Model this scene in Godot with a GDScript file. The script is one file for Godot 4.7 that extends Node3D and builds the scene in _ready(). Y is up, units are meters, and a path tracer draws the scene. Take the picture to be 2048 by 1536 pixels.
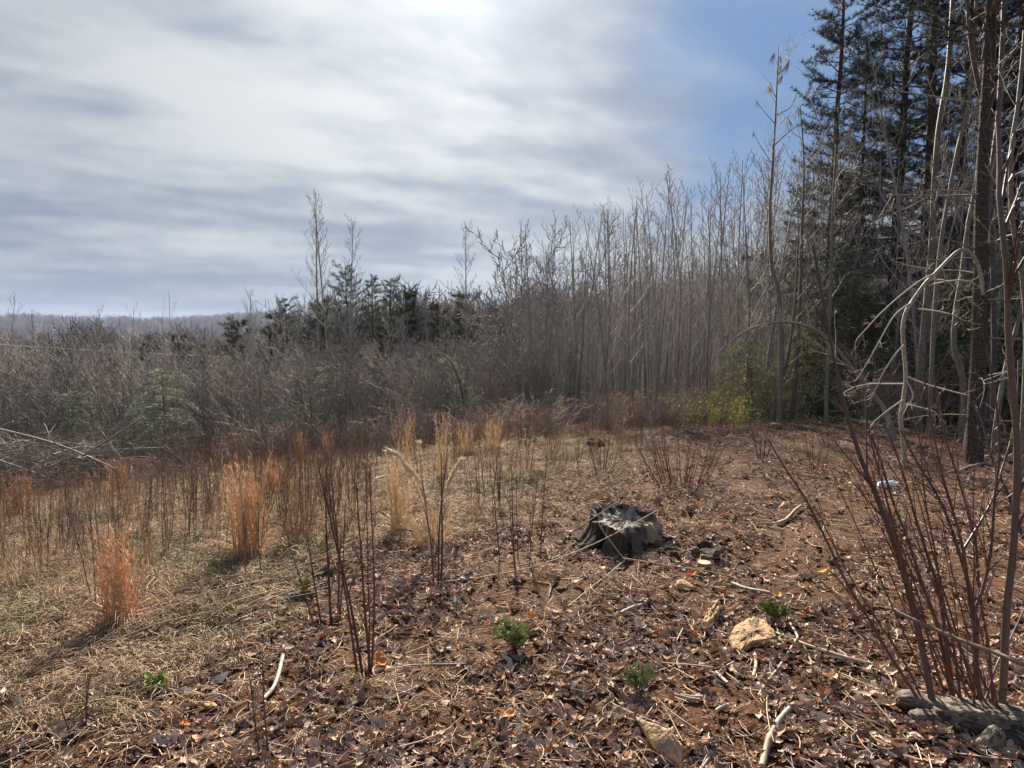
extends Node3D
# A winter hillside clearing: leaf litter and sprouts in front, leafless woods and pines behind, a hazy ridge beyond.

var rng: RandomNumberGenerator
var n_big: FastNoiseLite
var n_mid: FastNoiseLite
var n_fine: FastNoiseLite
var names := {}
var M := {}

func _ready() -> void:
	rng = RandomNumberGenerator.new()
	rng.seed = 4711
	# ---------- camera
	var cam := Camera3D.new()
	cam.name = "camera"
	add_child(cam)
	cam.position = Vector3(0, 1.62, 0)
	cam.rotation_degrees = Vector3(-4.86, 0, 0)
	cam.fov = 60.0
	cam.near = 0.05
	cam.far = 6000.0
	cam.current = true
	# ---------- sky, sun, exposure
	var env := Environment.new()
	env.background_mode = Environment.BG_SKY
	env.tonemap_mode = Environment.TONE_MAPPER_LINEAR
	env.tonemap_exposure = 3.6
	env.sdfgi_enabled = true
	env.ssao_enabled = true
	env.ssil_enabled = true
	env.fog_enabled = true
	env.fog_light_color = Color(0.74, 0.82, 0.97)
	env.fog_density = 0.0003
	var sky := Sky.new()
	var psm := PanoramaSkyMaterial.new()
	psm.panorama = make_sky()
	sky.sky_material = psm
	env.sky = sky
	var we := WorldEnvironment.new()
	we.name = "world_environment"
	we.environment = env
	add_child(we)
	var sun := DirectionalLight3D.new()
	sun.name = "sun"
	add_child(sun)
	sun.rotation_degrees = Vector3(-29.0, 180.0 + 3.5, 0)
	sun.light_color = Color(1.0, 0.95, 0.87)
	sun.light_energy = 1.6
	sun.light_angular_distance = 2.0
	sun.shadow_enabled = true
	# ---------- the scene
	make_noise()
	make_materials()
	make_ground()
	make_far_woods()
	make_thicket()
	make_stand()
	make_pines()
	make_evergreens()
	make_edge_trees()
	make_undergrowth()
	make_brush_pile()
	make_cable()
	make_stump()
	make_cut_stump()
	make_rocks()
	make_bottle()
	make_seedlings()
	make_sprouts()
	make_shrub()
	make_grasses()
	make_weeds()
	make_sticks()
	make_litter()

# ---------------------------------------------------------------- small helpers
func rf(a: float, b: float) -> float:
	return rng.randf_range(a, b)

func sp(x: float, k: float) -> float:
	var t := x / k
	return x if t > 30.0 else k * log(1.0 + exp(t))

func land(x: float, z: float) -> float:
	var d := -z
	var u := -0.70 * x + 0.60 * d - 2.2
	var w := 0.85 * d - 0.22 * x - 16.0
	var fall := 0.122 * sp(u - 1.0, 0.8) + 0.12 * sp(w, 2.0)
	var y := -18.0 * (1.0 - exp(-fall / 18.0))
	var r := sqrt(x * x + z * z)
	if r > 250.0:
		var t := clampf((r - 250.0) / 650.0, 0.0, 1.0)
		var az := atan2(x, d)
		y += t * t * (3.0 - 2.0 * t) * (20.0 + 5.0 * n_big.get_noise_2d(az * 260.0, 7.0) + 5.0 * exp(-pow((az + 0.36) / 0.09, 2.0)))
	return y

func h(x: float, z: float) -> float:
	var r := sqrt(x * x + z * z)
	var y := land(x, z)
	if r < 40.0:
		var k := clampf((r - 0.5) / 2.0, 0.0, 1.0)
		y += k * (0.055 * n_mid.get_noise_2d(x * 8.0, z * 8.0) + 0.022 * n_fine.get_noise_2d(x * 20.0, z * 20.0))
	return y

func on(x: float, z: float, lift := 0.0) -> Vector3:
	return Vector3(x, h(x, z) + lift, z)

func on2(p: Vector2, lift := 0.0) -> Vector3:
	return on(p.x, p.y, lift)

func straw(x: float, z: float) -> float:  # where dry grass grows instead of lying leaves
	var d := -z
	var u := -0.70 * x + 0.60 * d - 2.2
	var s := u - 1.2 + 1.6 * n_mid.get_noise_2d(x * 3.0 + 40.0, z * 3.0)
	return smoothstep(-0.5, 1.6, s) * (1.0 - smoothstep(1.2, 3.2, x - 0.05 * d + 1.2 * n_mid.get_noise_2d(x * 4.0, z * 4.0 + 90.0)))

func numbered(called: String) -> String:
	if not names.has(called):
		names[called] = 0
		return called
	names[called] += 1
	return "%s_%03d" % [called, names[called]]

func tag(o: Node, label: String, category := "", group := "", kind := "") -> void:
	if label: o.set_meta("label", label)
	if category: o.set_meta("category", category)
	if group: o.set_meta("group", group)
	if kind: o.set_meta("kind", kind)

func thing(called: String, label: String, category: String, at := Vector3.ZERO, turn := 0.0, group := "") -> Node3D:
	var o := Node3D.new()
	o.name = numbered(called)
	add_child(o, true)
	o.position = at
	o.rotation.y = turn
	tag(o, label, category, group)
	return o

func part(called: String, g, mat: Material, parent: Node = self, kind := "") -> MeshInstance3D:
	var o := MeshInstance3D.new()
	o.name = numbered(called) if parent == self else called
	o.mesh = g.mesh() if g is Geo else g
	o.material_override = mat
	parent.add_child(o, true)
	if kind: o.set_meta("kind", kind)
	return o

func dup(root: Node3D, at: Vector3, turn: float, size: float, label := "", group := "", lean := 0.0) -> Node3D:
	var r: Node3D = root.duplicate()
	r.name = numbered(String(root.name).rstrip("0123456789").trim_suffix("_"))
	add_child(r, true)
	place(r, at, turn, size, lean)
	if label: r.set_meta("label", label)
	if group: r.set_meta("group", group)
	return r

func place(r: Node3D, at: Vector3, turn: float, size: float, lean := 0.0) -> void:
	r.transform = Transform3D(Basis(Vector3(sin(turn * 3.7), 0, cos(turn * 3.7)), lean) * Basis(Vector3.UP, turn) * Basis.from_scale(Vector3.ONE * size), at)

# ---------------------------------------------------------------- geometry
class Geo:
	var v := PackedVector3Array()
	var n := PackedVector3Array()
	var c := PackedColorArray()
	var i := PackedInt32Array()

	func mesh() -> ArrayMesh:
		var a := []
		a.resize(Mesh.ARRAY_MAX)
		a[Mesh.ARRAY_VERTEX] = v
		a[Mesh.ARRAY_NORMAL] = n
		a[Mesh.ARRAY_COLOR] = c
		if i.size(): a[Mesh.ARRAY_INDEX] = i
		var m := ArrayMesh.new()
		if v.size(): m.add_surface_from_arrays(Mesh.PRIMITIVE_TRIANGLES, a)
		return m

	func tube(p: PackedVector3Array, r: PackedFloat32Array, k: int, col: Color, cap := false) -> void:
		var b := v.size()
		var last := p.size() - 1
		var u := Vector3.ZERO
		var t := Vector3.UP
		for j in last + 1:
			t = (p[mini(j + 1, last)] - p[maxi(j - 1, 0)]).normalized()
			if j == 0:
				u = t.cross(Vector3(0.31, 0.17, 0.93)).normalized()
			else:
				u = (u - t * u.dot(t)).normalized()
			var w := t.cross(u)
			for a in k:
				var e := TAU * a / k
				var q := u * cos(e) + w * sin(e)
				v.append(p[j] + q * r[j])
				n.append(q)
				c.append(col)
		for j in last:
			for a in k:
				var a1 := (a + 1) % k
				var s := b + j * k
				i.append(s + a); i.append(s + k + a); i.append(s + a1)
				i.append(s + a1); i.append(s + k + a); i.append(s + k + a1)
		if cap:
			for e in 2:
				var s := b if e == 0 else b + last * k
				var d := ((p[0] - p[1]) if e == 0 else (p[last] - p[last - 1])).normalized()
				var m := v.size()
				v.append(p[0] if e == 0 else p[last]); n.append(d); c.append(col * 1.25)
				for a in k:
					v.append(v[s + a]); n.append(d); c.append(col * 1.25)
				for a in k:
					var a1 := (a + 1) % k
					if e == 0:
						i.append(m); i.append(m + 1 + a); i.append(m + 1 + a1)
					else:
						i.append(m); i.append(m + 1 + a1); i.append(m + 1 + a)

	func put(tv: PackedVector3Array, tn: PackedVector3Array, x: Transform3D, col: Color) -> void:  # loose triangles
		v.append_array(x * tv)
		n.append_array(Transform3D(x.basis.orthonormalized(), Vector3.ZERO) * tn)
		var cc := PackedColorArray()
		cc.resize(tv.size())
		cc.fill(col)
		c.append_array(cc)

func vary(col: Color, s: float) -> Color:
	var k := 1.0 + rf(-s, s)
	return Color(col.r * k * (1.0 + rf(-s, s) * 0.25), col.g * k, col.b * k * (1.0 + rf(-s, s) * 0.25))

func across(d: Vector3, az: float) -> Vector3:
	var u := d.cross(Vector3(0.2, 0.95, 0.13) if absf(d.y) < 0.8 else Vector3(0.97, 0.1, 0.2)).normalized()
	return u * cos(az) + d.cross(u) * sin(az)

# one branch and its own branches; q: shape of the kind, tips: places for foliage
func grow(g: Array, p: Vector3, d: Vector3, length: float, r: float, lvl: int, q: Dictionary, tips: Array) -> void:
	var segs: int = q.segs[lvl]
	var pts := PackedVector3Array([p])
	var rad := PackedFloat32Array([r])
	var dirs := [d]
	var tip_r: float = r * q.tip[lvl]
	for s in segs:
		d = (d + Vector3(rf(-1, 1), rf(-1, 1), rf(-1, 1)) * q.wob[lvl] + Vector3.UP * q.up[lvl] / segs).normalized()
		p += d * length / segs
		pts.append(p)
		rad.append(lerpf(r, tip_r, float(s + 1) / segs))
		dirs.append(d)
	g[mini(lvl, g.size() - 1)].tube(pts, rad, q.k[lvl], vary(q.col[mini(lvl, q.col.size() - 1)], 0.18))
	if q.has("tuft") and lvl >= q.tuft:
		for s in range(1, segs + 1):
			tips.append([pts[s], dirs[s]])
	if lvl >= q.n.size():
		return
	var az := rf(0, TAU)
	var cnt: int = q.n[lvl]
	for c in cnt:
		var t: float = q.t0[lvl] + (0.985 - q.t0[lvl]) * (c + rf(0.1, 0.9)) / cnt
		var f := t * segs
		var s := mini(int(f), segs - 1)
		var at := pts[s].lerp(pts[s + 1], f - s)
		az += 2.4 + rf(-0.5, 0.5)
		var ang: float = deg_to_rad(q.ang[lvl] + rf(-1, 1) * 11.0)
		var dir: Vector3 = dirs[s + 1]
		var bd := (dir * cos(ang) + across(dir, az) * sin(ang)).normalized()
		var bl: float = length * q.len[lvl] * (1.0 - q.taper[lvl] * t) * rf(0.65, 1.2)
		if t < q.get("hole", 0.0) and lvl == 0:
			bl *= 0.5
		grow(g, at, bd, bl, maxf(lerpf(r, tip_r, t) * q.rr[lvl], q.rmin), lvl + 1, q, tips)

# ---------------------------------------------------------------- materials
func tex_noise(freq: float, oct: int, lo: Color, hi: Color, seed_: int, size := 256, mid = null) -> NoiseTexture2D:
	var f := FastNoiseLite.new()
	f.seed = seed_
	f.frequency = freq
	f.fractal_octaves = oct
	var t := NoiseTexture2D.new()
	t.width = size
	t.height = size
	t.seamless = true
	t.noise = f
	var gr := Gradient.new()
	gr.set_color(0, lo)
	gr.set_color(1, hi)
	if mid != null: gr.add_point(0.5, mid)
	t.color_ramp = gr
	return t

func mat(called: String, rough := 0.85, spec := 0.4, tex: Texture2D = null, scale := 1.0, back := 0.0, world := false) -> StandardMaterial3D:
	var m := StandardMaterial3D.new()
	m.resource_name = called
	m.vertex_color_use_as_albedo = true
	m.roughness = rough
	m.metallic_specular = spec
	m.cull_mode = BaseMaterial3D.CULL_DISABLED
	if tex:
		m.albedo_texture = tex
		m.uv1_triplanar = true
		m.uv1_world_triplanar = world
		m.uv1_scale = Vector3.ONE * scale
	if back > 0.0:
		m.backlight_enabled = true
		m.backlight = Color(back, back, back)
	M[called] = m
	return m

func bumps(m: StandardMaterial3D, tex: Texture2D, cm: float) -> void:
	m.heightmap_enabled = true
	m.heightmap_texture = tex
	m.heightmap_scale = cm

func make_noise() -> void:
	n_big = FastNoiseLite.new(); n_big.seed = 3; n_big.frequency = 0.02; n_big.fractal_octaves = 4
	n_mid = FastNoiseLite.new(); n_mid.seed = 11; n_mid.frequency = 0.1; n_mid.fractal_octaves = 3
	n_fine = FastNoiseLite.new(); n_fine.seed = 23; n_fine.frequency = 0.2; n_fine.fractal_octaves = 3

func make_materials() -> void:
	var fleck := tex_noise(0.03, 4, Color(0.55, 0.55, 0.55), Color(1, 1, 1), 5)
	mat("twig", 0.8, 0.4)
	mat("smooth_bark", 0.7, 0.45, fleck, 2.2)
	mat("pine_bark", 0.95, 0.25, tex_noise(0.035, 4, Color(0.35, 0.32, 0.30), Color(1, 0.97, 0.93), 9), 3.0)
	bumps(M.pine_bark, tex_noise(0.035, 4, Color(0, 0, 0), Color(1, 1, 1), 9), 1.2)
	mat("red_bark", 0.55, 0.5, tex_noise(0.05, 4, Color(0.6, 0.6, 0.6), Color(1, 1, 1), 15), 6.0)
	mat("needles", 0.6, 0.4, null, 1.0, 1.0)
	mat("glossy_leaf", 0.72, 0.25, null, 1.0, 0.4)
	mat("dry_leaf", 0.82, 0.2, null, 1.0, 0.3)
	mat("straw", 0.65, 0.4, null, 1.0, 0.5)
	mat("stick", 0.7, 0.4, tex_noise(0.05, 4, Color(0.6, 0.58, 0.56), Color(1, 1, 1), 19), 5.0)
	mat("rock", 0.85, 0.35, tex_noise(0.03, 5, Color(0.62, 0.52, 0.42), Color(1, 1, 1), 29, 512), 4.0)
	bumps(M.rock, tex_noise(0.02, 5, Color(0, 0, 0), Color(1, 1, 1), 31, 512), 0.7)
	mat("rotten_wood", 0.95, 0.25, tex_noise(0.06, 4, Color(0.5, 0.48, 0.46), Color(1, 1, 1), 37), 6.0)
	bumps(M.rotten_wood, tex_noise(0.05, 5, Color(0, 0, 0), Color(1, 1, 1), 38), 1.2)
	M.rotten_wood.uv1_scale = Vector3(9.0, 2.0, 9.0)
	mat("bleached_wood", 0.85, 0.3, tex_noise(0.05, 5, Color(0.4, 0.38, 0.37), Color(1, 1, 1), 41, 512), 5.0)
	bumps(M.bleached_wood, tex_noise(0.04, 4, Color(0, 0, 0), Color(1, 1, 1), 43), 0.5)
	M.bleached_wood.uv1_scale = Vector3(1.4, 7.0, 9.0)
	mat("plastic", 0.35, 0.5)
	mat("metal_cable", 0.4, 0.5)

func litter_texture() -> Array:  # a metre and a half of soil with needles, crumbs and bits of leaf on it
	var s := 1024
	var im := Image.create(s, s, false, Image.FORMAT_RGB8)
	var hi := Image.create(s, s, false, Image.FORMAT_RGB8)
	var f := FastNoiseLite.new()
	f.seed = 77
	f.frequency = 0.012
	f.fractal_octaves = 5
	var a := f.get_seamless_image(s, s)
	for y in s:
		for x in s:
			var k := a.get_pixel(x, y).r
			im.set_pixel(x, y, Color(0.40 + 0.22 * k, 0.33 + 0.18 * k, 0.28 + 0.16 * k))
			hi.set_pixel(x, y, Color(k * 0.4, k * 0.4, k * 0.4))
	var tones := [Color(0.62, 0.47, 0.38), Color(0.75, 0.62, 0.5), Color(0.50, 0.36, 0.30), Color(0.30, 0.23, 0.20), Color(0.88, 0.80, 0.68), Color(0.55, 0.33, 0.22)]
	for i in 15000:
		var p := Vector2(rf(0, s), rf(0, s))
		var e := rf(0, TAU)
		var d := Vector2(cos(e), sin(e))
		var bend := rf(-0.05, 0.05)
		var col: Color = tones[rng.randi() % 6]
		col = col * rf(0.75, 1.1)
		var wide := rng.randf() < 0.25
		var top := rf(0.4, 1.0)
		for j in (int(rf(6, 14)) if wide else int(rf(14, 40))):
			p += d
			d = d.rotated(bend)
			for o in (4 if wide else 2):
				var q := p + d.orthogonal() * o
				var xx := posmod(int(q.x), s)
				var yy := posmod(int(q.y), s)
				im.set_pixel(xx, yy, col)
				hi.set_pixel(xx, yy, Color(top, top, top))
	return [ImageTexture.create_from_image(im), ImageTexture.create_from_image(hi)]

# ---------------------------------------------------------------- sky
func make_sky() -> ImageTexture:
	var w := 1536
	var hh := 768
	var im := Image.create(w, hh, false, Image.FORMAT_RGBF)
	var f := FastNoiseLite.new()
	f.seed = 91
	f.frequency = 1.0
	f.fractal_octaves = 5
	f.domain_warp_enabled = true
	f.domain_warp_amplitude = 0.35
	f.domain_warp_frequency = 0.8
	f.domain_warp_fractal_octaves = 3
	var f2 := FastNoiseLite.new()
	f2.seed = 17
	f2.frequency = 1.0
	f2.fractal_octaves = 4
	var sun_dir := Vector3(sin(deg_to_rad(-3.5)) * cos(deg_to_rad(29.0)), sin(deg_to_rad(29.0)), -cos(deg_to_rad(-3.5)) * cos(deg_to_rad(29.0)))
	var grey := Vector3(0.255, 0.315, 0.42)
	var white := Vector3(0.56, 0.60, 0.635)
	var blue := Vector3(0.13, 0.28, 0.57)
	for y in hh / 2 + 2:
		var el := (0.5 - (y + 0.5) / hh) * PI
		var sy := sin(el)
		var cy := cos(el)
		for x in w:
			var az := wrapf((x + 0.5) / w * TAU, -PI, PI)  # 0 is -z, positive to +x
			var dir := Vector3(sin(az) * cy, sy, -cos(az) * cy)
			var k := 1.0 / (maxf(sy, 0.0) + 0.10)
			var px := dir.x * k
			var pz := -dir.z * k
			# bands of thin high cloud, drawn out across the view
			var bx := px * 0.88 + pz * 0.475
			var bz := pz * 0.88 - px * 0.475
			var c := f.get_noise_2d(bx * 0.30, bz * 0.62 + 3.0) * 0.80 + f2.get_noise_2d(bx * 1.1, bz * 2.4) * 0.24 + f.get_noise_2d(bx * 2.1 + 40.0, bz * 3.6) * 0.24 + f2.get_noise_2d(bx * 6.0, bz * 9.0 + 7.0) * 0.07
			var cloud := smoothstep(-0.52, 0.56, c)
			var col := grey.lerp(white, cloud)
			# the gap of open sky along the edge of the cloud sheet
			var edge := px - 0.22 * pz + 0.16 + 0.26 * f2.get_noise_2d(px * 0.7 + 9.0, pz * 0.5) + 0.16 * f.get_noise_2d(px * 1.3, pz * 1.3 + 5.0)
			var gap := smoothstep(-0.10, 0.36, edge) * smoothstep(0.08, 0.22, sy + 0.05 * c)
			gap *= 1.0 - smoothstep(1.0, 2.2, edge) * smoothstep(-0.15, 0.35, c)
			col = col.lerp(blue.lerp(white, 0.10 + 0.25 * cloud), gap * 0.92)
			var low := exp(-maxf(sy, 0.0) * 14.0)
			col = col.lerp(Vector3(0.42, 0.50, 0.60), low * 0.75)
			var ca := clampf(dir.dot(sun_dir), -1.0, 1.0)
			var away := acos(ca)
			var glow := 0.40 * exp(-pow(away / 0.13, 2.0)) + 0.42 * exp(-pow(away / 0.42, 2.0)) * (0.55 + 0.45 * cloud)
			col += Vector3(1.0, 0.985, 0.94) * glow * (1.0 - 0.6 * gap)
			col *= 0.278
			im.set_pixel(x, y, Color(col.x, col.y, col.z))
	for y in range(hh / 2 + 2, hh):
		im.fill_rect(Rect2i(0, y, w, 1), Color(0.05, 0.046, 0.043))
	return ImageTexture.create_from_image(im)

# ---------------------------------------------------------------- the ground
func make_ground() -> void:
	var rings := 250
	var spokes := 420
	var g := Geo.new()
	var v := PackedVector3Array()
	var c := PackedColorArray()
	var idx := PackedInt32Array()
	v.append(Vector3(0, h(0, 0), 0))
	c.append(Color(0.2, 0.13, 0.10))
	var soil := Color(0.35, 0.245, 0.18)
	var pale := Color(0.33, 0.21, 0.135)
	var green := Color(0.19, 0.155, 0.08)
	for i in rings:
		var r := 0.5 * pow(3200.0 / 0.5, float(i) / (rings - 1))
		for j in spokes:
			var s := float(j) / spokes * 2.0 - 1.0
			var az := PI * (0.36 * s + 0.64 * s * s * s)
			var x := sin(az) * r
			var z := -cos(az) * r
			v.append(Vector3(x, h(x, z), z))
			var k := straw(x, z)
			var dry := 0.5 + 0.5 * n_mid.get_noise_2d(x * 5.0, z * 5.0)
			var col := soil.lerp(pale.lerp(green, smoothstep(0.35, 0.75, 0.5 + 0.6 * n_mid.get_noise_2d(x * 6.0 + 70.0, z * 6.0))), k * 0.8) * (0.85 + 0.3 * dry)
			c.append(col)
	for j in spokes:
		idx.append_array([0, 1 + j, 1 + (j + 1) % spokes])
	for i in rings - 1:
		for j in spokes:
			var a := 1 + i * spokes + j
			var b := 1 + i * spokes + (j + 1) % spokes
			idx.append(a); idx.append(a + spokes); idx.append(b)
			idx.append(b); idx.append(a + spokes); idx.append(b + spokes)
	g.v = v
	g.c = c
	g.i = idx
	var n := PackedVector3Array()
	n.resize(v.size())
	g.n = n
	for t in idx.size() / 3:
		var a := idx[t * 3]
		var b := idx[t * 3 + 1]
		var d := idx[t * 3 + 2]
		var q := (v[d] - v[a]).cross(v[b] - v[a])
		n[a] += q
		n[b] += q
		n[d] += q
	for k in n.size():
		n[k] = n[k].normalized()
	g.n = n
	var m := mat("soil", 0.95, 0.25)
	var tx := litter_texture()
	m.albedo_texture = tx[0]
	m.uv1_triplanar = true
	m.uv1_world_triplanar = true
	m.uv1_scale = Vector3.ONE * 0.7
	bumps(m, tx[1], 1.4)
	var o := part("ground", g, m)
	tag(o, "sloping ground of brown soil under leaf litter and dry grass, falling into a wooded valley", "", "", "structure")

# ---------------------------------------------------------------- scattered copies
func scatter(called: String, mesh: Mesh, m: Material, where: PackedFloat32Array, parent: Node) -> void:
	var mm := MultiMesh.new()
	mm.transform_format = MultiMesh.TRANSFORM_3D
	mm.use_colors = true
	mm.mesh = mesh
	mm.instance_count = where.size() / 16
	mm.buffer = where
	var o := MultiMeshInstance3D.new()
	o.name = called
	o.multimesh = mm
	o.material_override = m
	parent.add_child(o, true)
	o.set_meta("kind", "stuff")

func row(w: PackedFloat32Array, b: Basis, p: Vector3, c: Color) -> void:
	w.append(b.x.x); w.append(b.y.x); w.append(b.z.x); w.append(p.x)
	w.append(b.x.y); w.append(b.y.y); w.append(b.z.y); w.append(p.y)
	w.append(b.x.z); w.append(b.y.z); w.append(b.z.z); w.append(p.z)
	w.append(c.r); w.append(c.g); w.append(c.b); w.append(1.0)

func stuff(called: String, label: String) -> Node3D:
	var o := Node3D.new()
	o.name = numbered(called)
	add_child(o, true)
	tag(o, label, "", "", "stuff")
	return o

func spun(size: float, tilt := 0.0) -> Basis:
	return Basis(Vector3.UP, rf(0, TAU)) * Basis(Vector3(1, 0, 0), rf(-tilt, tilt)) * Basis(Vector3(0, 0, 1), rf(-tilt, tilt)) * Basis.from_scale(Vector3.ONE * size)

# ---------------------------------------------------------------- tree kinds
var bare_kinds := []      # arrays of [trunk Geo, twig Geo, height]
var thick_kinds := []
var pine_kinds := []

func bare_kind(q: Dictionary, stems: int, height: float, r: float, lean: float) -> Array:
	var g := [Geo.new(), Geo.new()]
	for s in stems:
		var e := rf(0, TAU)
		var d := Vector3(cos(e) * lean, 1, sin(e) * lean).normalized()
		grow(g, Vector3(cos(e), 0, sin(e)) * 0.05 * (stems - 1) + Vector3(0, -0.15, 0), d, height * rf(0.75, 1.0) if s else height, r * (rf(0.6, 1.0) if s else 1.0), 0, q, [])
	return g

func tree(called: String, label: String, category: String, kind: Array, at: Vector3, turn: float, size: float, group := "", m: Material = null) -> Node3D:
	var o := thing(called, label, category, Vector3.ZERO, 0, group)
	part("trunk", kind[0], m if m else M.smooth_bark, o)
	part("branches", kind[1], M.twig, o, "stuff")
	place(o, at, turn, size)
	return o

func q_sapling() -> Dictionary:
	return {"segs": [9, 4, 3, 2], "tip": [0.18, 0.35, 0.5, 0.5], "wob": [0.035, 0.10, 0.14, 0.2], "up": [0.05, 0.75, 0.7, 0.3], "k": [5, 3, 3, 3], "n": [19, 4, 1], "t0": [0.30, 0.25, 0.3], "ang": [46.0, 42.0, 40.0],
		"len": [0.235, 0.42, 0.5], "taper": [0.68, 0.4, 0.3], "rr": [0.38, 0.6, 0.7], "rmin": 0.0048, "col": [Color(0.285, 0.275, 0.265), Color(0.29, 0.275, 0.26), Color(0.28, 0.26, 0.25)]}

func q_thicket() -> Dictionary:
	return {"segs": [7, 5, 3, 2], "tip": [0.2, 0.3, 0.5, 0.5], "wob": [0.10, 0.15, 0.2, 0.25], "up": [0.1, 0.45, 0.4, 0.2], "k": [4, 3, 3, 3], "n": [12, 6, 3], "t0": [0.12, 0.15, 0.2], "ang": [48.0, 45.0, 42.0],
		"len": [0.42, 0.42, 0.5], "taper": [0.55, 0.4, 0.3], "rr": [0.5, 0.6, 0.7], "rmin": 0.0068, "col": [Color(0.165, 0.15, 0.135), Color(0.185, 0.168, 0.15), Color(0.18, 0.16, 0.145)]}

func make_far_woods() -> void:
	for i in 5:
		bare_kinds.append(bare_kind(q_sapling(), 1, 5.0, 0.019 + 0.0045 * i, 0.03))
	for i in 5:
		thick_kinds.append(bare_kind(q_thicket(), 3 + i % 2, 3.2, 0.028, 0.22))
	for i in 3:
		pine_kinds.append(pine_kind(12.0, 0.15, 0.18, 96, 3.5, 0.20, 12, Color(0.15, 0.19, 0.115), 0.017))
	var fw := stuff("far_woods", "grey leafless woods filling the valley and covering the far ridge")
	# a coarse crown for trees a few pixels high
	var far_g := []
	for i in 3:
		var g := Geo.new()
		var q := q_thicket()
		q.n = [13, 9]
		q.rmin = 0.026
		q.segs = [4, 3, 2, 2]
		q.k = [3, 3, 3, 3]
		q.up = [0.1, 0.3, 0.3, 0.2]
		q.len = [0.5, 0.5, 0.5]
		q.taper = [0.6, 0.3, 0.3]
		q.t0 = [0.3, 0.2, 0.2]
		for s in 2:
			grow([g], Vector3(0, -0.3, 0), Vector3(rf(-0.15, 0.15), 1, rf(-0.15, 0.15)).normalized(), 8.0, 0.12, 0, q, [])
		far_g.append(g.mesh())
	var w := [PackedFloat32Array(), PackedFloat32Array(), PackedFloat32Array()]
	for i in 15000:
		var az := rf(-0.80, 0.62)
		var r := 62.0 * pow(1050.0 / 62.0, pow(rng.randf(), 0.72))
		var x := sin(az) * r
		var z := -cos(az) * r
		var k := rf(0.75, 1.25) * (1.0 + smoothstep(150.0, 600.0, r) * 0.35) * (1.0 + 0.30 * smoothstep(-0.36, -0.27, az) * (1.0 - smoothstep(120.0, 220.0, r)))
		var tone := 0.5 + 0.5 * n_big.get_noise_2d(x * 0.5, z * 0.5)
		row(w[i % 3], spun(k, 0.08), Vector3(x, land(x, z), z), vary(Color(0.84, 0.82, 0.86).lerp(Color(0.95, 0.84, 0.82), tone), 0.2))
	for i in 3:
		scatter("leafless_trees", far_g[i], M.twig, w[i], fw)
	# pines among them
	var pw := [PackedFloat32Array(), PackedFloat32Array(), PackedFloat32Array()]
	for i in 900:
		var az := rf(-0.80, 0.5)
		var r := rf(110.0, 240.0)
		if i > 220:
			r = rf(240.0, 950.0)
		var x := sin(az) * r
		var z := -cos(az) * r
		if n_big.get_noise_2d(x * 0.35 + 200.0, z * 0.35) < 0.02:
			continue
		row(pw[i % 3], spun(rf(0.7, 1.05)), Vector3(x, land(x, z), z), vary(Color(1.0, 1.0, 0.9), 0.2))
	for i in 3:
		scatter("pine_needles", pine_kinds[i][2].mesh(), M.needles, pw[i], fw)
		scatter("pine_branches", pine_kinds[i][1].mesh(), M.twig, pw[i], fw)

func canopy(x: float, z: float) -> float:  # how tall the young growth stands
	var d := -z
	if x > 0.015 * d:
		return 1.62 + 0.13 * d + 0.33 * x - land(x, z)
	return maxf(1.9, 1.62 - 0.035 * d + 0.04 * maxf(0.0, x + 0.45 * d) - land(x, z))

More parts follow.
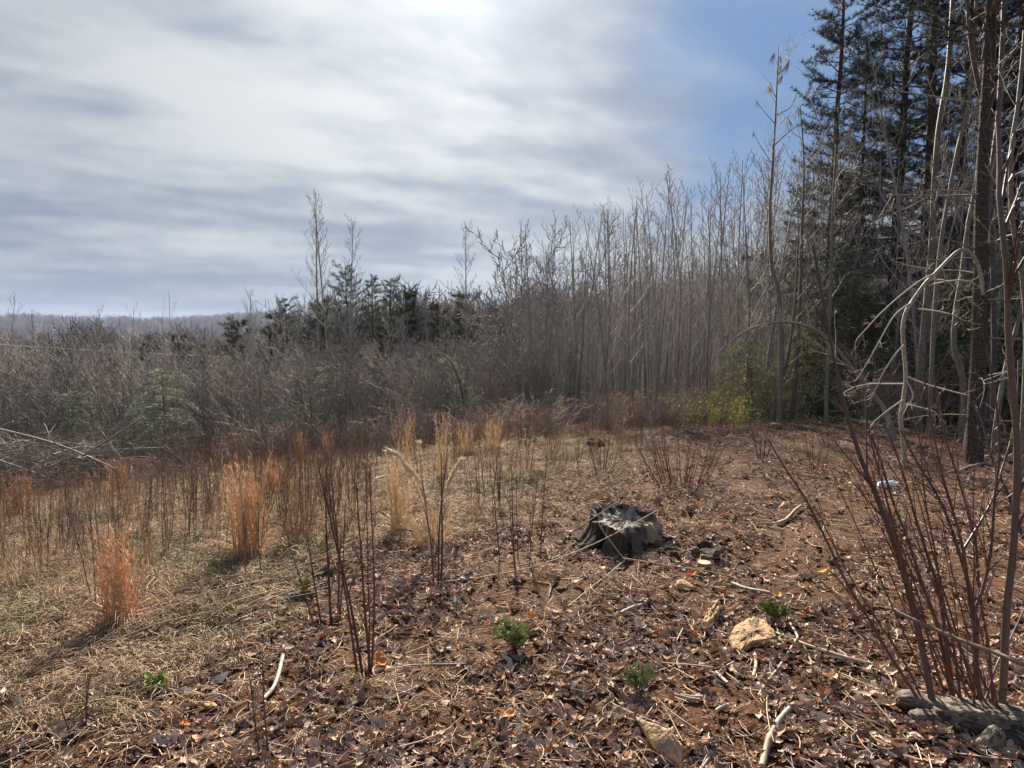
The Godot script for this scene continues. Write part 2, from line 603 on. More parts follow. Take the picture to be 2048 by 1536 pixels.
func make_thicket() -> void:
	var label := "low twiggy leafless tree in the grey thicket below the clearing"
	var group := "leafless trees of the grey thicket"
	var protos := []
	for k in 5:
		protos.append(thick_kinds[k])
	var first := []
	var made := 0
	var tries := 0
	while made < 210 and tries < 4000:
		tries += 1
		var d := 13.5 + 17.0 * pow(rng.randf(), 1.3)
		var x := d * rf(-0.92, 0.07)
		if x > -0.1 * d and d < 15.0: continue
		if x < -0.45 * d and d < 14.5 : continue
		var at := on(x, -d, -0.05)
		var size := minf(canopy(x, -d), 2.9 if x > -0.06 * d else 9.0) / 3.2 * rf(0.7, 1.1)
		var k := made % 5
		if made < 5:
			first.append(tree("thicket_tree", label, "tree", protos[k], at, rf(0, TAU), size, group))
		else:
			dup(first[k], at, rf(0, TAU), size)
		made += 1
	var tall := "thin upright bare tree standing out of the grey thicket"
	for i in 64:
		var d := rf(14.5, 30.0)
		var x := d * rf(-0.86, 0.0)
		tree("slender_tree", tall, "tree", bare_kinds[2 + i % 3], on(x, -d, -0.05), rf(0, TAU), canopy(x, -d) / 5.0 * rf(1.05, 1.6), "thin upright trees in the grey thicket")
	# beyond these nobody could count them
	var st := stuff("thicket", "dense grey leafless thicket behind the trees along the clearing")
	for k in 5:
		var w := PackedFloat32Array()
		for i in 300:
			var d := 17.0 + 58.0 * pow(rng.randf(), 0.9)
			var x := d * rf(-0.9, 0.04)
			var size := clampf(canopy(x, -d), 2.2, 8.0) / 3.2 * rf(0.65, 1.05)
			row(w, spun(size, 0.06), Vector3(x, land(x, -d) - 0.1, -d), vary(Color(1, 0.97, 0.95), 0.25))
		scatter("thicket_stems", thick_kinds[k][0].mesh(), M.twig, w, st)
		scatter("thicket_twigs", thick_kinds[k][1].mesh(), M.twig, w, st)
	var st2 := stuff("sapling_woods", "deep grey mass of slender bare saplings behind the front of the stand")
	for k in 5:
		var w := PackedFloat32Array()
		for i in 230:
			var d := 15.5 + 48.0 * pow(rng.randf(), 1.1)
			var x := d * rf(0.02, 0.8)
			if x > 0.42 * d and rng.randf() < 0.4: continue
			var size := clampf(canopy(x, -d), 2.2, 9.0) / 5.0 * rf(0.36, 0.68)
			row(w, spun(size, 0.05), Vector3(x, land(x, -d) - 0.1, -d), vary(Color(0.95, 0.93, 0.92), 0.25))
		scatter("sapling_stems", bare_kinds[k][0].mesh(), M.twig, w, st2)
		scatter("sapling_twigs", bare_kinds[k][1].mesh(), M.twig, w, st2)

func make_stand() -> void:
	var label := "slender straight leafless sapling in the dense stand along the clearing's edge"
	var group := "slender saplings of the dense stand"
	var first := []
	var made := 0
	while made < 215:
		var d := 13.2 + 15.0 * pow(rng.randf(), 1.2)
		var x := d * rf(0.02, 0.56)
		if d < 14.3 and x < 1.5: continue
		if x < 0.17 * d and rng.randf() < 0.45: continue
		if x > 0.36 * d and d > 22.0 and rng.randf() < 0.5: continue
		var at := on(x, -d, -0.05)
		var size := canopy(x, -d) / 5.0 * rf(0.55, 1.08)
		var k := made % 5
		if made < 5:
			first.append(tree("bare_sapling", label, "tree", bare_kinds[k], at, rf(0, TAU), size, group))
		else:
			dup(first[k], at, rf(0, TAU), size, "", "", rf(-0.05, 0.05))
		made += 1
	# a few that rise alone over the thicket
	var airy := []
	for k in 3:
		var q := q_sapling()
		q.n = [30, 6, 2]
		q.len = [0.22, 0.34, 0.5]
		q.rmin = 0.0036
		q.t0 = [0.48, 0.15, 0.25]
		q.taper = [0.78, 0.4, 0.3]
		q.up = [0.05, 0.9, 0.7, 0.3]
		q.ang = [50.0, 38.0, 36.0]
		airy.append(bare_kind(q, 1 + k % 2, 5.0, 0.032, 0.06))
	var lone := [
		["tall leafless tree with several upright limbs, standing in front of the dark pines", Vector2(-15.233, -52.244), 20.0, 7.4], ["tall slim leafless tree beside the darkest pine crown", Vector2(-12.06, -47.553), 21.5, 7.0],
		["tallest thin leafless tree of the three above the pines", Vector2(-13.694, -50.094), 24.0, 8.4], ["lone leafless tree with a wide pointed crown over the low wooded skyline", Vector2(-1.038, -15.359), 17.5, 5.6],
		["broad leafless tree with dense rounded twigs at the start of the sapling stand", Vector2(0.527, -14.454), 17.0, 5.3], ["thin bare tree standing above the thicket by the cable", Vector2(-48.512, -77.535), 19.0, 3.6],
		["thin crooked bare tree over the thicket near the single pine", Vector2(-24.134, -61.835), 20.0, 4.6]]
	for i in lone.size():
		var e = lone[i]
		var b: Vector2 = e[1].normalized() * e[2]
		tree("lone_tree", e[0], "tree", airy[i % 3], on(b.x, b.y, -0.05), i * 1.3, e[3] / 5.0)

func pine_kind(height: float, r: float, t0: float, nb: int, reach: float, tuft_len: float, blades: int, col: Color, wide: float, droop := 0.0) -> Array:
	var gt := Geo.new()
	var gb := Geo.new()
	var gn := Geo.new()
	# one tuft: needles fanning about the twig
	var tv := PackedVector3Array()
	var tn := PackedVector3Array()
	for i in blades:
		var e := i * 2.4
		var s := rf(0.35, 0.95)
		var d := Vector3(cos(e) * s, rf(0.5, 1.0), sin(e) * s).normalized() * rf(0.75, 1.1)
		var sd := d.cross(Vector3(rf(-1, 1), rf(-1, 1), rf(-1, 1))).normalized() * wide * 0.5
		var o := Vector3(0, rf(-0.25, 0.1), 0)
		tv.append_array([o - sd / tuft_len, o + d, o + sd / tuft_len])
		var nn := d.cross(sd).normalized()
		tn.append_array([nn, nn, nn])
	var pts := PackedVector3Array()
	var rad := PackedFloat32Array()
	var p := Vector3(0, -0.25, 0)
	var lean := Vector3(rf(-0.03, 0.03), 1, rf(-0.03, 0.03))
	for i in 15:
		pts.append(p)
		rad.append(r * (1.12 if i == 0 else 1.0) * (1.0 - 0.85 * i / 14.0))
		p += (lean + Vector3(rf(-0.03, 0.03), 0, rf(-0.03, 0.03))) * (height + 0.25) / 14.0
	gt.tube(pts, rad, 9, Color(0.14, 0.122, 0.108))
	var az := 0.0
	for b in nb:
		var t := t0 + (0.98 - t0) * (b + rf(0, 0.8)) / nb
		var f := t * 14.0
		var s := mini(int(f), 13)
		var at := pts[s].lerp(pts[s + 1], f - s)
		az += 2.39 + rf(-0.4, 0.4)
		var open := (t - t0) / (1.0 - t0)
		var blen: float = reach * (1.0 - 0.70 * open) * rf(0.35, 1.2) * (0.75 + 0.25 * sin(az * 2.0 + open * 5.0)) * (0.55 + 0.45 * minf(1.0, open * 5.0))
		var up := lerpf(-0.08, 0.55, open) - droop
		var d := Vector3(cos(az), up, sin(az)).normalized()
		var bp := PackedVector3Array([at])
		var br := PackedFloat32Array([r * 0.15 * (1.0 - 0.6 * open) + 0.006])
		var q := at
		for j in 5:
			d = (d + Vector3(rf(-0.2, 0.2), rf(-0.12, 0.14) + 0.02, rf(-0.2, 0.2))).normalized()
			q += d * blen / 5.0
			bp.append(q)
			br.append(br[0] * (1.0 - 0.85 * (j + 1) / 5.0))
		gb.tube(bp, br, 4, vary(Color(0.13, 0.105, 0.09), 0.15))
		var twigs := int(7 + blen * 4.5)
		for k in twigs:
			var tt := lerpf(0.22, 1.0, (k + rf(0, 0.9)) / twigs)
			var ff := tt * 5.0
			var ss := mini(int(ff), 4)
			var a := bp[ss].lerp(bp[ss + 1], ff - ss)
			var bd := (bp[ss + 1] - bp[ss]).normalized()
			var side := bd.cross(Vector3.UP).normalized() * (1.0 if k % 2 else -1.0)
			var td := (bd * 0.7 + side * rf(0.3, 0.9) + Vector3.UP * rf(-0.35, 0.75)).normalized()
			var tl := maxf(blen * rf(0.16, 0.34) * (1.15 - 0.5 * tt), tuft_len * 1.1)
			var e2 := a + td * tl
			gb.tube(PackedVector3Array([a, a + td * tl * 0.5 + Vector3(0, -0.01, 0), e2]), PackedFloat32Array([0.005, 0.004, 0.003]), 3, vary(Color(0.14, 0.11, 0.09), 0.15))
			var nt := maxi(2, int(tl / (tuft_len * 0.62)))
			for m in nt:
				var c := a.lerp(e2, (m + 1.0) / nt)
				var bs := Basis(Quaternion(Vector3.UP, (td + Vector3(rf(-0.3, 0.3), rf(0, 0.35), rf(-0.3, 0.3))).normalized())) * Basis(Vector3.UP, rf(0, TAU)) * Basis.from_scale(Vector3.ONE * tuft_len * rf(0.8, 1.15))
				gn.put(tv, tn, Transform3D(bs, c), vary(col, 0.3))
	# dead lower branches
	for b in int(nb * 0.55):
		var t := rf(0.06, t0 + 0.1)
		var f := t * 14.0
		var s := mini(int(f), 13)
		var at := pts[s].lerp(pts[s + 1], f - s)
		var e := rf(0, TAU)
		grow([gb], at, Vector3(cos(e), rf(-0.1, 0.35), sin(e)).normalized(), reach * rf(0.3, 0.8), 0.012, 0, {"segs": [4, 3, 2], "tip": [0.3, 0.4, 0.5], "wob": [0.14, 0.2, 0.2], "up": [0.0, 0.1, 0.1], "k": [3, 3, 3], "n": [5, 2], "t0": [0.3, 0.3], "ang": [50.0, 45.0],
			"len": [0.4, 0.5], "taper": [0.4, 0.3], "rr": [0.6, 0.7], "rmin": 0.004, "col": [Color(0.17, 0.15, 0.135)]}, [])
	return [gt, gb, gn]

func pine(called: String, label: String, kind: Array, at: Vector3, turn: float, size: float, group := "") -> Node3D:
	var o := thing(called, label, "pine", Vector3.ZERO, 0, group)
	part("trunk", kind[0], M.pine_bark, o)
	part("branches", kind[1], M.twig, o, "stuff")
	part("needles", kind[2], M.needles, o, "stuff")
	place(o, at, turn, size)
	return o

func make_pines() -> void:
	# the dark row across the slope
	var far := [["pine standing apart with a flat layered crown, first of the dark row", Vector2(-50.988, -120.494), 40.0, 7.2], ["short dense pine at the start of the dark pine cluster", Vector2(-38.37, -115.46), 44.0, 9.0], ["pine half hidden behind the three thin bare trees", Vector2(-31.815, -112.375), 48.0, 9.3],
		["tallest dark pine of the row, behind a slim bare tree", Vector2(-26.739, -109.697), 46.0, 11.3], ["pine with a ragged open crown in the middle of the row", Vector2(-22.388, -107.154), 49.0, 11.2], ["pine with a rounded top next to the ragged one", Vector2(-18.993, -104.979), 50.0, 11.3],
		["last tall pine of the dark row, with a pointed top", Vector2(-14.829, -102.032), 50.0, 10.6], ["low bushy pine under the thin bare trees", Vector2(-34.813, -113.834), 38.0, 6.0]]
	var first := []
	for i in far.size():
		var e = far[i]
		var b: Vector2 = e[1].normalized() * e[2]
		var at := Vector3(b.x, land(b.x, b.y) - 0.1, b.y)
		if i < 3:
			first.append(pine("far_pine", e[0], pine_kinds[i], at, i * 1.7, e[3] / 12.0))
		else:
			dup(first[i % 3], at, i * 1.7, e[3] / 12.0, e[0])
	# the wooded rise in the middle distance, with its own pines
	var grp := "pines along the low wooded skyline"
	for i in 26:
		var d := rf(70.0, 105.0)
		var x := d * rf(-0.13, 0.32)
		dup(first[i % 3], Vector3(x, land(x, -d) - 0.1, -d), rf(0, TAU), (1.62 + d * rf(0.025, 0.052) - land(x, -d)) / 12.0, "dark pine on the low wooded skyline behind the thicket", grp)
	var grp2 := "pines of the green band in the valley"
	for i in 44:
		var d := rf(105.0, 175.0)
		var x := d * rf(-0.86, -0.40)
		dup(first[i % 3], Vector3(x, land(x, -d) - 0.1, -d), rf(0, TAU), (1.62 + d * rf(-0.030, -0.008) - land(x, -d)) / 12.0, "green pine in the band of pines across the valley, under the ridge", grp2)
	# young pines scattered through the thicket
	var young := [[60,26.0,3.2,"dark young pine at the picture's edge above the brush pile"],[215,22.0,2.6,"low olive pine just over the brush pile"],[350,40.0,5.4,"young pine standing clear in the valley under the ridge"],[640,30.0,4.9,"broad young pine under the three thin bare trees"],[930,32.0,5.0,"olive pine behind the lone pointed tree"],[700,22.0,2.7,"young olive-green pine in the thicket below the three thin bare trees"],[820,27.0,4.4,"olive pine rising over the thicket, short of the dark row's end"],[395,24.0,3.0,"young pine poking out of the thicket near the widest shiny shrub"],[760,20.0,2.6,"low bushy young pine in the middle of the thicket"],[300,30.0,3.9,"yellowish young pine beyond the shiny evergreen shrubs"],[560,26.0,4.0,"young pine between the single pine and the thin bare trees"],
		[880,24.0,3.5,"green young pine just before the lone pointed tree"],[120,34.0,4.4,"young pine far down the valley side under the cable"],[480,31.0,4.6,"full young pine below the single layered pine"]]
	var small := []
	for i in 2:
		small.append(pine_kind(3.5, 0.035, 0.08, 40, 1.05, 0.13, 12, Color(0.22, 0.26, 0.13), 0.012))
	for i in young.size():
		var e = young[i]
		var tx: float = (e[0] - 1024.0) / 1330.0 * e[1]
		pine("young_pine", e[3], small[i % 2], on(tx, -e[1], -0.1), i * 1.9, e[2] * 1.3 / 3.5)
	# the big pines on the near side
	var big := []
	for i in 2:
		big.append(pine_kind(13.0, 0.15, 0.24, 100, 3.4, 0.15, 20, Color(0.31, 0.345, 0.275), 0.0075))
	pine("large_pine", "large pine with long needled boughs reaching over the blue sky", big[0], on2(Vector2(8.809, -15.662), -0.1), 0.6, 0.95)
	pine("large_pine", "large pine with a dark trunk just behind the pale slim trunk", big[1], on2(Vector2(8.611, -14.034), -0.1), 2.2, 0.92)
	var third := pine_kind(12.0, 0.1, 0.46, 74, 3.2, 0.15, 20, Color(0.31, 0.345, 0.275), 0.0075)
	pine("large_pine", "thick scaly pine trunk closest to the clearing, its crown out of the picture", third, on2(Vector2(5.583, -7.929), -0.1), 1.1, 1.0).rotation.z = -0.13
	var second_row := [["younger pine with a soft rounded crown beside the tall saplings", Vector2(6.999, -15.018), 0.78], ["bushy young pine behind the bent pale tree", Vector2(8.278, -16.198), 0.66], ["dark pine deep in the woods behind the large pines", Vector2(10.092, -15.153), 0.95], ["full crowned pine behind the wavy pale trunk", Vector2(9.615, -13.574), 0.8], ["pine at the far end of the woods, partly hidden by trunks", Vector2(10.44, -13.996), 0.9], ["narrow pine behind the twin of kinked saplings", Vector2(7.61, -17.785), 0.45]]
	for i in second_row.size():
		var e = second_row[i]
		var p: Vector2 = e[1]
		var s := pine("woodland_pine", e[0], big[i % 2], on(p.x, p.y, -0.1), 1.0 + i * 2.1, e[2])

# ---------------------------------------------------------------- evergreens
func leaf_card(l: float, w: float) -> Array:  # a small folded leaf of four faces, stalk at the origin, pointing along y
	var a := Vector3(0, 0, 0)
	var b := Vector3(-w * 0.5, l * 0.5, w * 0.18)
	var c := Vector3(w * 0.5, l * 0.5, w * 0.18)
	var t := Vector3(0, l, -l * 0.12)
	var m := Vector3(0, l * 0.5, 0)
	var v := PackedVector3Array([a, b, m, a, m, c, b, t, m, m, t, c])
	var n := PackedVector3Array()
	for i in 4:
		var q := (v[i * 3 + 2] - v[i * 3]).cross(v[i * 3 + 1] - v[i * 3]).normalized()
		n.append_array([q, q, q])
	return [v, n]

func evergreen_kind(height: float, reach: float, layers: int, l: float, w: float, col: Color, flat: float) -> Array:
	var gt := Geo.new()
	var gl := Geo.new()
	gt.tube(PackedVector3Array([Vector3(0, -0.1, 0), Vector3(0.03, height * 0.5, 0.02), Vector3(0, height * 0.97, 0)]), PackedFloat32Array([0.035, 0.022, 0.006]), 5, Color(0.16, 0.14, 0.12))
	var cd := leaf_card(l, w)
	var az := 0.0
	for i in layers:
		var t := (i + rf(0, 0.8)) / layers
		az += 2.4 + rf(-0.3, 0.3)
		var blen := reach * (0.35 + 0.75 * sin(PI * clampf(0.22 + 0.74 * t, 0.0, 1.0))) * rf(0.45, 1.15)
		var p := Vector3(0, height * (0.06 + 0.86 * t), 0)
		var d := Vector3(cos(az), rf(0.05, 0.4), sin(az)).normalized()
		var prev := p
		var steps := int(blen / (l * 0.85)) + 2
		var bp := PackedVector3Array([p])
		for s in steps:
			d = (d + Vector3(rf(-0.12, 0.12), -0.05 * flat + rf(-0.05, 0.05), rf(-0.12, 0.12))).normalized()
			prev = p
			p += d * blen / steps
			bp.append(p)
			var spread := blen * 0.32 * sin(PI * clampf((s + 0.7) / steps, 0.05, 0.95))
			var side := d.cross(Vector3.UP).normalized()
			for k in 13:
				var o := side * rf(-spread, spread) + Vector3(0, rf(-0.25, 0.3) * spread, 0) + d * rf(-0.5, 0.5) * l
				var dir := (d + side * rf(-1, 1) + Vector3(0, rf(-0.3, 0.5), 0)).normalized()
				var b := Basis(Quaternion(Vector3.UP, dir)) * Basis(Vector3.UP, rf(0, TAU)) * Basis.from_scale(Vector3.ONE * rf(0.7, 1.25))
				gl.put(cd[0], cd[1], Transform3D(b, p + o), vary(col, 0.3))
		var br := PackedFloat32Array()
		for s in bp.size(): br.append(lerpf(0.012, 0.003, float(s) / bp.size()))
		gt.tube(bp, br, 3, Color(0.17, 0.15, 0.13))
	return [gt, gl]

func evergreen(called: String, label: String, category: String, kind: Array, at: Vector3, turn: float, size: float, m: Material) -> Node3D:
	var o := thing(called, label, category)
	part("stem", kind[0], M.twig, o)
	part("foliage", kind[1], m, o, "stuff")
	place(o, at, turn, size)
	return o

func make_evergreens() -> void:
	var kinds := []
	for i in 3:
		kinds.append(evergreen_kind(2.2, 0.85, 40, 0.05, 0.024, Color(0.25, 0.275, 0.195), 1.0))
	var spots := [["evergreen shrub with pale shiny leaf tips, widest of those in the thicket", Vector2(-18.579, -35.171), 14.2, 0.98], ["smaller shiny-leaved evergreen shrub next to the widest one", Vector2(-23.292, -40.479), 14.8, 0.62], ["pale-leaved evergreen shrub behind the tan bush", Vector2(-4.339, -15.676), 14.6, 0.92],
		["evergreen shrub low among bare stems before the lone pointed tree", Vector2(-0.993, -13.899), 14.0, 0.6], ["thin evergreen shrub reaching up beside the dark arching stem", Vector2(-1.43, -15.182), 16.0, 0.95], ["evergreen shrub with dull leaves at the edge of the field by the brush pile", Vector2(-31.874, -47.914), 16.5, 0.85],
		["small evergreen shrub between the two pale shiny ones", Vector2(-12.918, -35.105), 15.0, 0.5], ["round evergreen bush low beside the tan bush", Vector2(-5.758, -17.863), 14.2, 0.5], ["evergreen shrub glimpsed through the first saplings of the stand", Vector2(1.144, -12.989), 17.0, 0.95]]
	for i in spots.size():
		var e = spots[i]
		var b: Vector2 = e[1].normalized() * (e[2] + 1.0)
		evergreen("evergreen_shrub", e[0], "shrub", kinds[i % 3], on(b.x, b.y), i * 1.1, e[3], M.glossy_leaf)
	var dark := evergreen_kind(1.9, 1.3, 24, 0.055, 0.024, Color(0.25, 0.25, 0.12), 1.5)
	evergreen("vine_draped_bush", "broad olive-green drooping bush under the arching grey branch", "bush", dark, on2(Vector2(4.658, -13.188)), 0.4, 0.92, M.glossy_leaf)
	evergreen("vine_draped_bush", "taller olive-green bush between the kinked sapling and the woods", "bush", dark, on2(Vector2(5.854, -13.189)), 2.4, 1.05, M.glossy_leaf)
	evergreen("holly_tree", "dark glossy-leaved holly behind the kinked tall sapling", "tree", evergreen_kind(3.6, 1.2, 70, 0.055, 0.032, Color(0.09, 0.12, 0.07), 0.6), on2(Vector2(6.562, -13.736)), 1.0, 1.0, M.glossy_leaf)
	evergreen("holly_tree", "pale-leaved evergreen hanging between the slim trunks near the thick pine", "tree", evergreen_kind(3.4, 1.1, 34, 0.085, 0.035, Color(0.21, 0.22, 0.11), 0.9), on2(Vector2(7.974, -11.056)), 2.0, 0.95, M.glossy_leaf)
	evergreen("mountain_laurel", "dense evergreen mass deep between the trunks", "shrub", evergreen_kind(2.8, 1.6, 60, 0.07, 0.03, Color(0.11, 0.13, 0.075), 1.0), on2(Vector2(8.05, -12.27)), 0.2, 1.0, M.glossy_leaf)
	evergreen("mountain_laurel", "dense evergreen mass behind the bent pale tree", "shrub", evergreen_kind(2.8, 1.6, 60, 0.07, 0.03, Color(0.11, 0.13, 0.075), 1.0), on2(Vector2(7.199, -13.373)), 1.2, 0.9, M.glossy_leaf)
	evergreen("mountain_laurel", "dense evergreen mass at the end of the woods past the thick pine", "shrub", evergreen_kind(2.8, 1.6, 60, 0.07, 0.03, Color(0.11, 0.13, 0.075), 1.0), on2(Vector2(8.69, -11.336)), 2.2, 1.0, M.glossy_leaf)
	# yellow-green shrub coming into leaf
	var y := Geo.new()
	var yl := Geo.new()
	var cd := leaf_card(0.045, 0.024)
	for s in 34:
		var e := rf(0, TAU)
		var p := Vector3(rf(-0.6, 0.6), 0, rf(-0.25, 0.25))
		var tips := []
		grow([y], p, Vector3(cos(e) * 0.4, 1, sin(e) * 0.4).normalized(), rf(0.3, 0.75), 0.005, 0, {"segs": [5, 3], "tip": [0.4, 0.5], "wob": [0.15, 0.2], "up": [0.1, 0.2], "k": [3, 3], "n": [5], "t0": [0.3], "ang": [45.0], "len": [0.4], "taper": [0.3], "rr": [0.6], "rmin": 0.002, "tuft": 0, "col": [Color(0.26, 0.18, 0.10)]}, tips)
		for t in tips:
			for k in (1 if rng.randf() < 0.75 else 2):
				var b := Basis(Quaternion(Vector3.UP, Vector3(rf(-1, 1), rf(-0.2, 1), rf(-1, 1)).normalized())) * Basis(Vector3.UP, rf(0, TAU)) * Basis.from_scale(Vector3.ONE * rf(0.7, 1.3))
				yl.put(cd[0], cd[1], Transform3D(b, t[0] + Vector3(rf(-0.03, 0.03), rf(-0.03, 0.03), rf(-0.03, 0.03))), vary(Color(0.44, 0.42, 0.12), 0.3))
	evergreen("yellow_green_shrub", "yellow-green shrub coming into leaf at the foot of the sapling stand", "shrub", [y, yl], on2(Vector2(3.48, -11.29)), 0.0, 1.0, M.dry_leaf)
	# tan bush that kept its dead leaves
	var tb := Geo.new()
	var tl := Geo.new()
	var tc := leaf_card(0.07, 0.035)
	for s in 7:
		var e := rf(0, TAU)
		var tips := []
		grow([tb], Vector3(0, -0.05, 0), Vector3(cos(e) * 0.5, 1, sin(e) * 0.5).normalized(), rf(0.5, 0.85), 0.012, 0, {"segs": [5, 4, 3], "tip": [0.4, 0.4, 0.5], "wob": [0.1, 0.15, 0.2], "up": [0.1, 0.2, 0.2], "k": [4, 3, 3], "n": [7, 3], "t0": [0.3, 0.3], "ang": [50.0, 45.0], "len": [0.5, 0.5], "taper": [0.3, 0.3], "rr": [0.6, 0.6], "rmin": 0.003, "tuft": 1, "col": [Color(0.25, 0.2, 0.15)]}, tips)
		for t in tips:
			var b := Basis(Quaternion(Vector3.UP, Vector3(rf(-1, 1), rf(-1.2, 0.4), rf(-1, 1)).normalized())) * Basis(Vector3.UP, rf(0, TAU)) * Basis.from_scale(Vector3.ONE * rf(0.8, 1.3))
			tl.put(tc[0], tc[1], Transform3D(b, t[0]), vary(Color(0.48, 0.31, 0.15), 0.25))
	evergreen("tan_leaved_bush", "round bush still holding its pale tan dead leaves", "bush", [tb, tl], on2(Vector2(-4.706, -15.626)), 0.0, 1.0, M.dry_leaf)

# ---------------------------------------------------------------- single trees along the woods
func spline(p: Array, steps := 5) -> PackedVector3Array:
	var out := PackedVector3Array()
	for i in p.size() - 1:
		var a: Vector3 = p[i]
		var b: Vector3 = p[i + 1]
		var pre: Vector3 = p[maxi(i - 1, 0)]
		var post: Vector3 = p[mini(i + 2, p.size() - 1)]
		for s in steps:
			out.append(a.cubic_interpolate(b, pre, post, float(s) / steps))
	out.append(p[-1])
	return out

func limb(g: Geo, p: Array, r0: float, r1: float, k: int, col: Color, cap := false, rough := 0.0) -> PackedVector3Array:
	var q := spline(p)
	var r := PackedFloat32Array()
	for i in q.size():
		r.append(lerpf(r0, r1, float(i) / (q.size() - 1)) * (1.0 + rf(-rough, rough)))
	g.tube(q, r, k, col, cap)
	return q

func twigs_along(g: Geo, q: PackedVector3Array, from: float, count: int, length: float, col: Color, r := 0.004, up := 0.4) -> void:
	for i in count:
		var t := lerpf(from, 0.97, (i + rf(0, 0.9)) / count)
		var f := t * (q.size() - 1)
		var s := mini(int(f), q.size() - 2)
		var at := q[s].lerp(q[s + 1], f - s)
		var d := (q[s + 1] - q[s]).normalized()
		var bd := (d * 0.7 + across(d, rf(0, TAU)) * rf(0.5, 1.0)).normalized()
		grow([g], at, bd, length * rf(0.5, 1.2) * (1.0 - 0.4 * t), r, 0, {"segs": [4, 3, 2], "tip": [0.4, 0.4, 0.5], "wob": [0.12, 0.18, 0.2], "up": [up, 0.3, 0.2], "k": [3, 3, 3], "n": [4, 2], "t0": [0.25, 0.3], "ang": [42.0, 40.0], "len": [0.45, 0.5], "taper": [0.3, 0.3], "rr": [0.65, 0.7], "rmin": r * 0.4, "col": [col]}, [])

func edge_tree(called: String, label: String, p: Array, r0: float, r1: float, col: Color, from: float, count: int, length: float, m: Material = null, twig_r := 0.006) -> Node3D:
	var base: Vector3 = p[0]
	base.y = h(base.x, base.z)
	var o := thing(called, label, "tree", base)
	var q := []
	for v in p: q.append(v - base)
	q[0] = Vector3(0, -0.12, 0)
	var g := Geo.new()
	var gb := Geo.new()
	var s := limb(g, q, r0 * 0.82, r1 * 0.8, 8, col, false, 0.05)
	twigs_along(gb, s, from, count, length, col * 0.95, twig_r)
	part("trunk", g, m if m else M.smooth_bark, o)
	part("branches", gb, M.twig, o, "stuff")
	return o

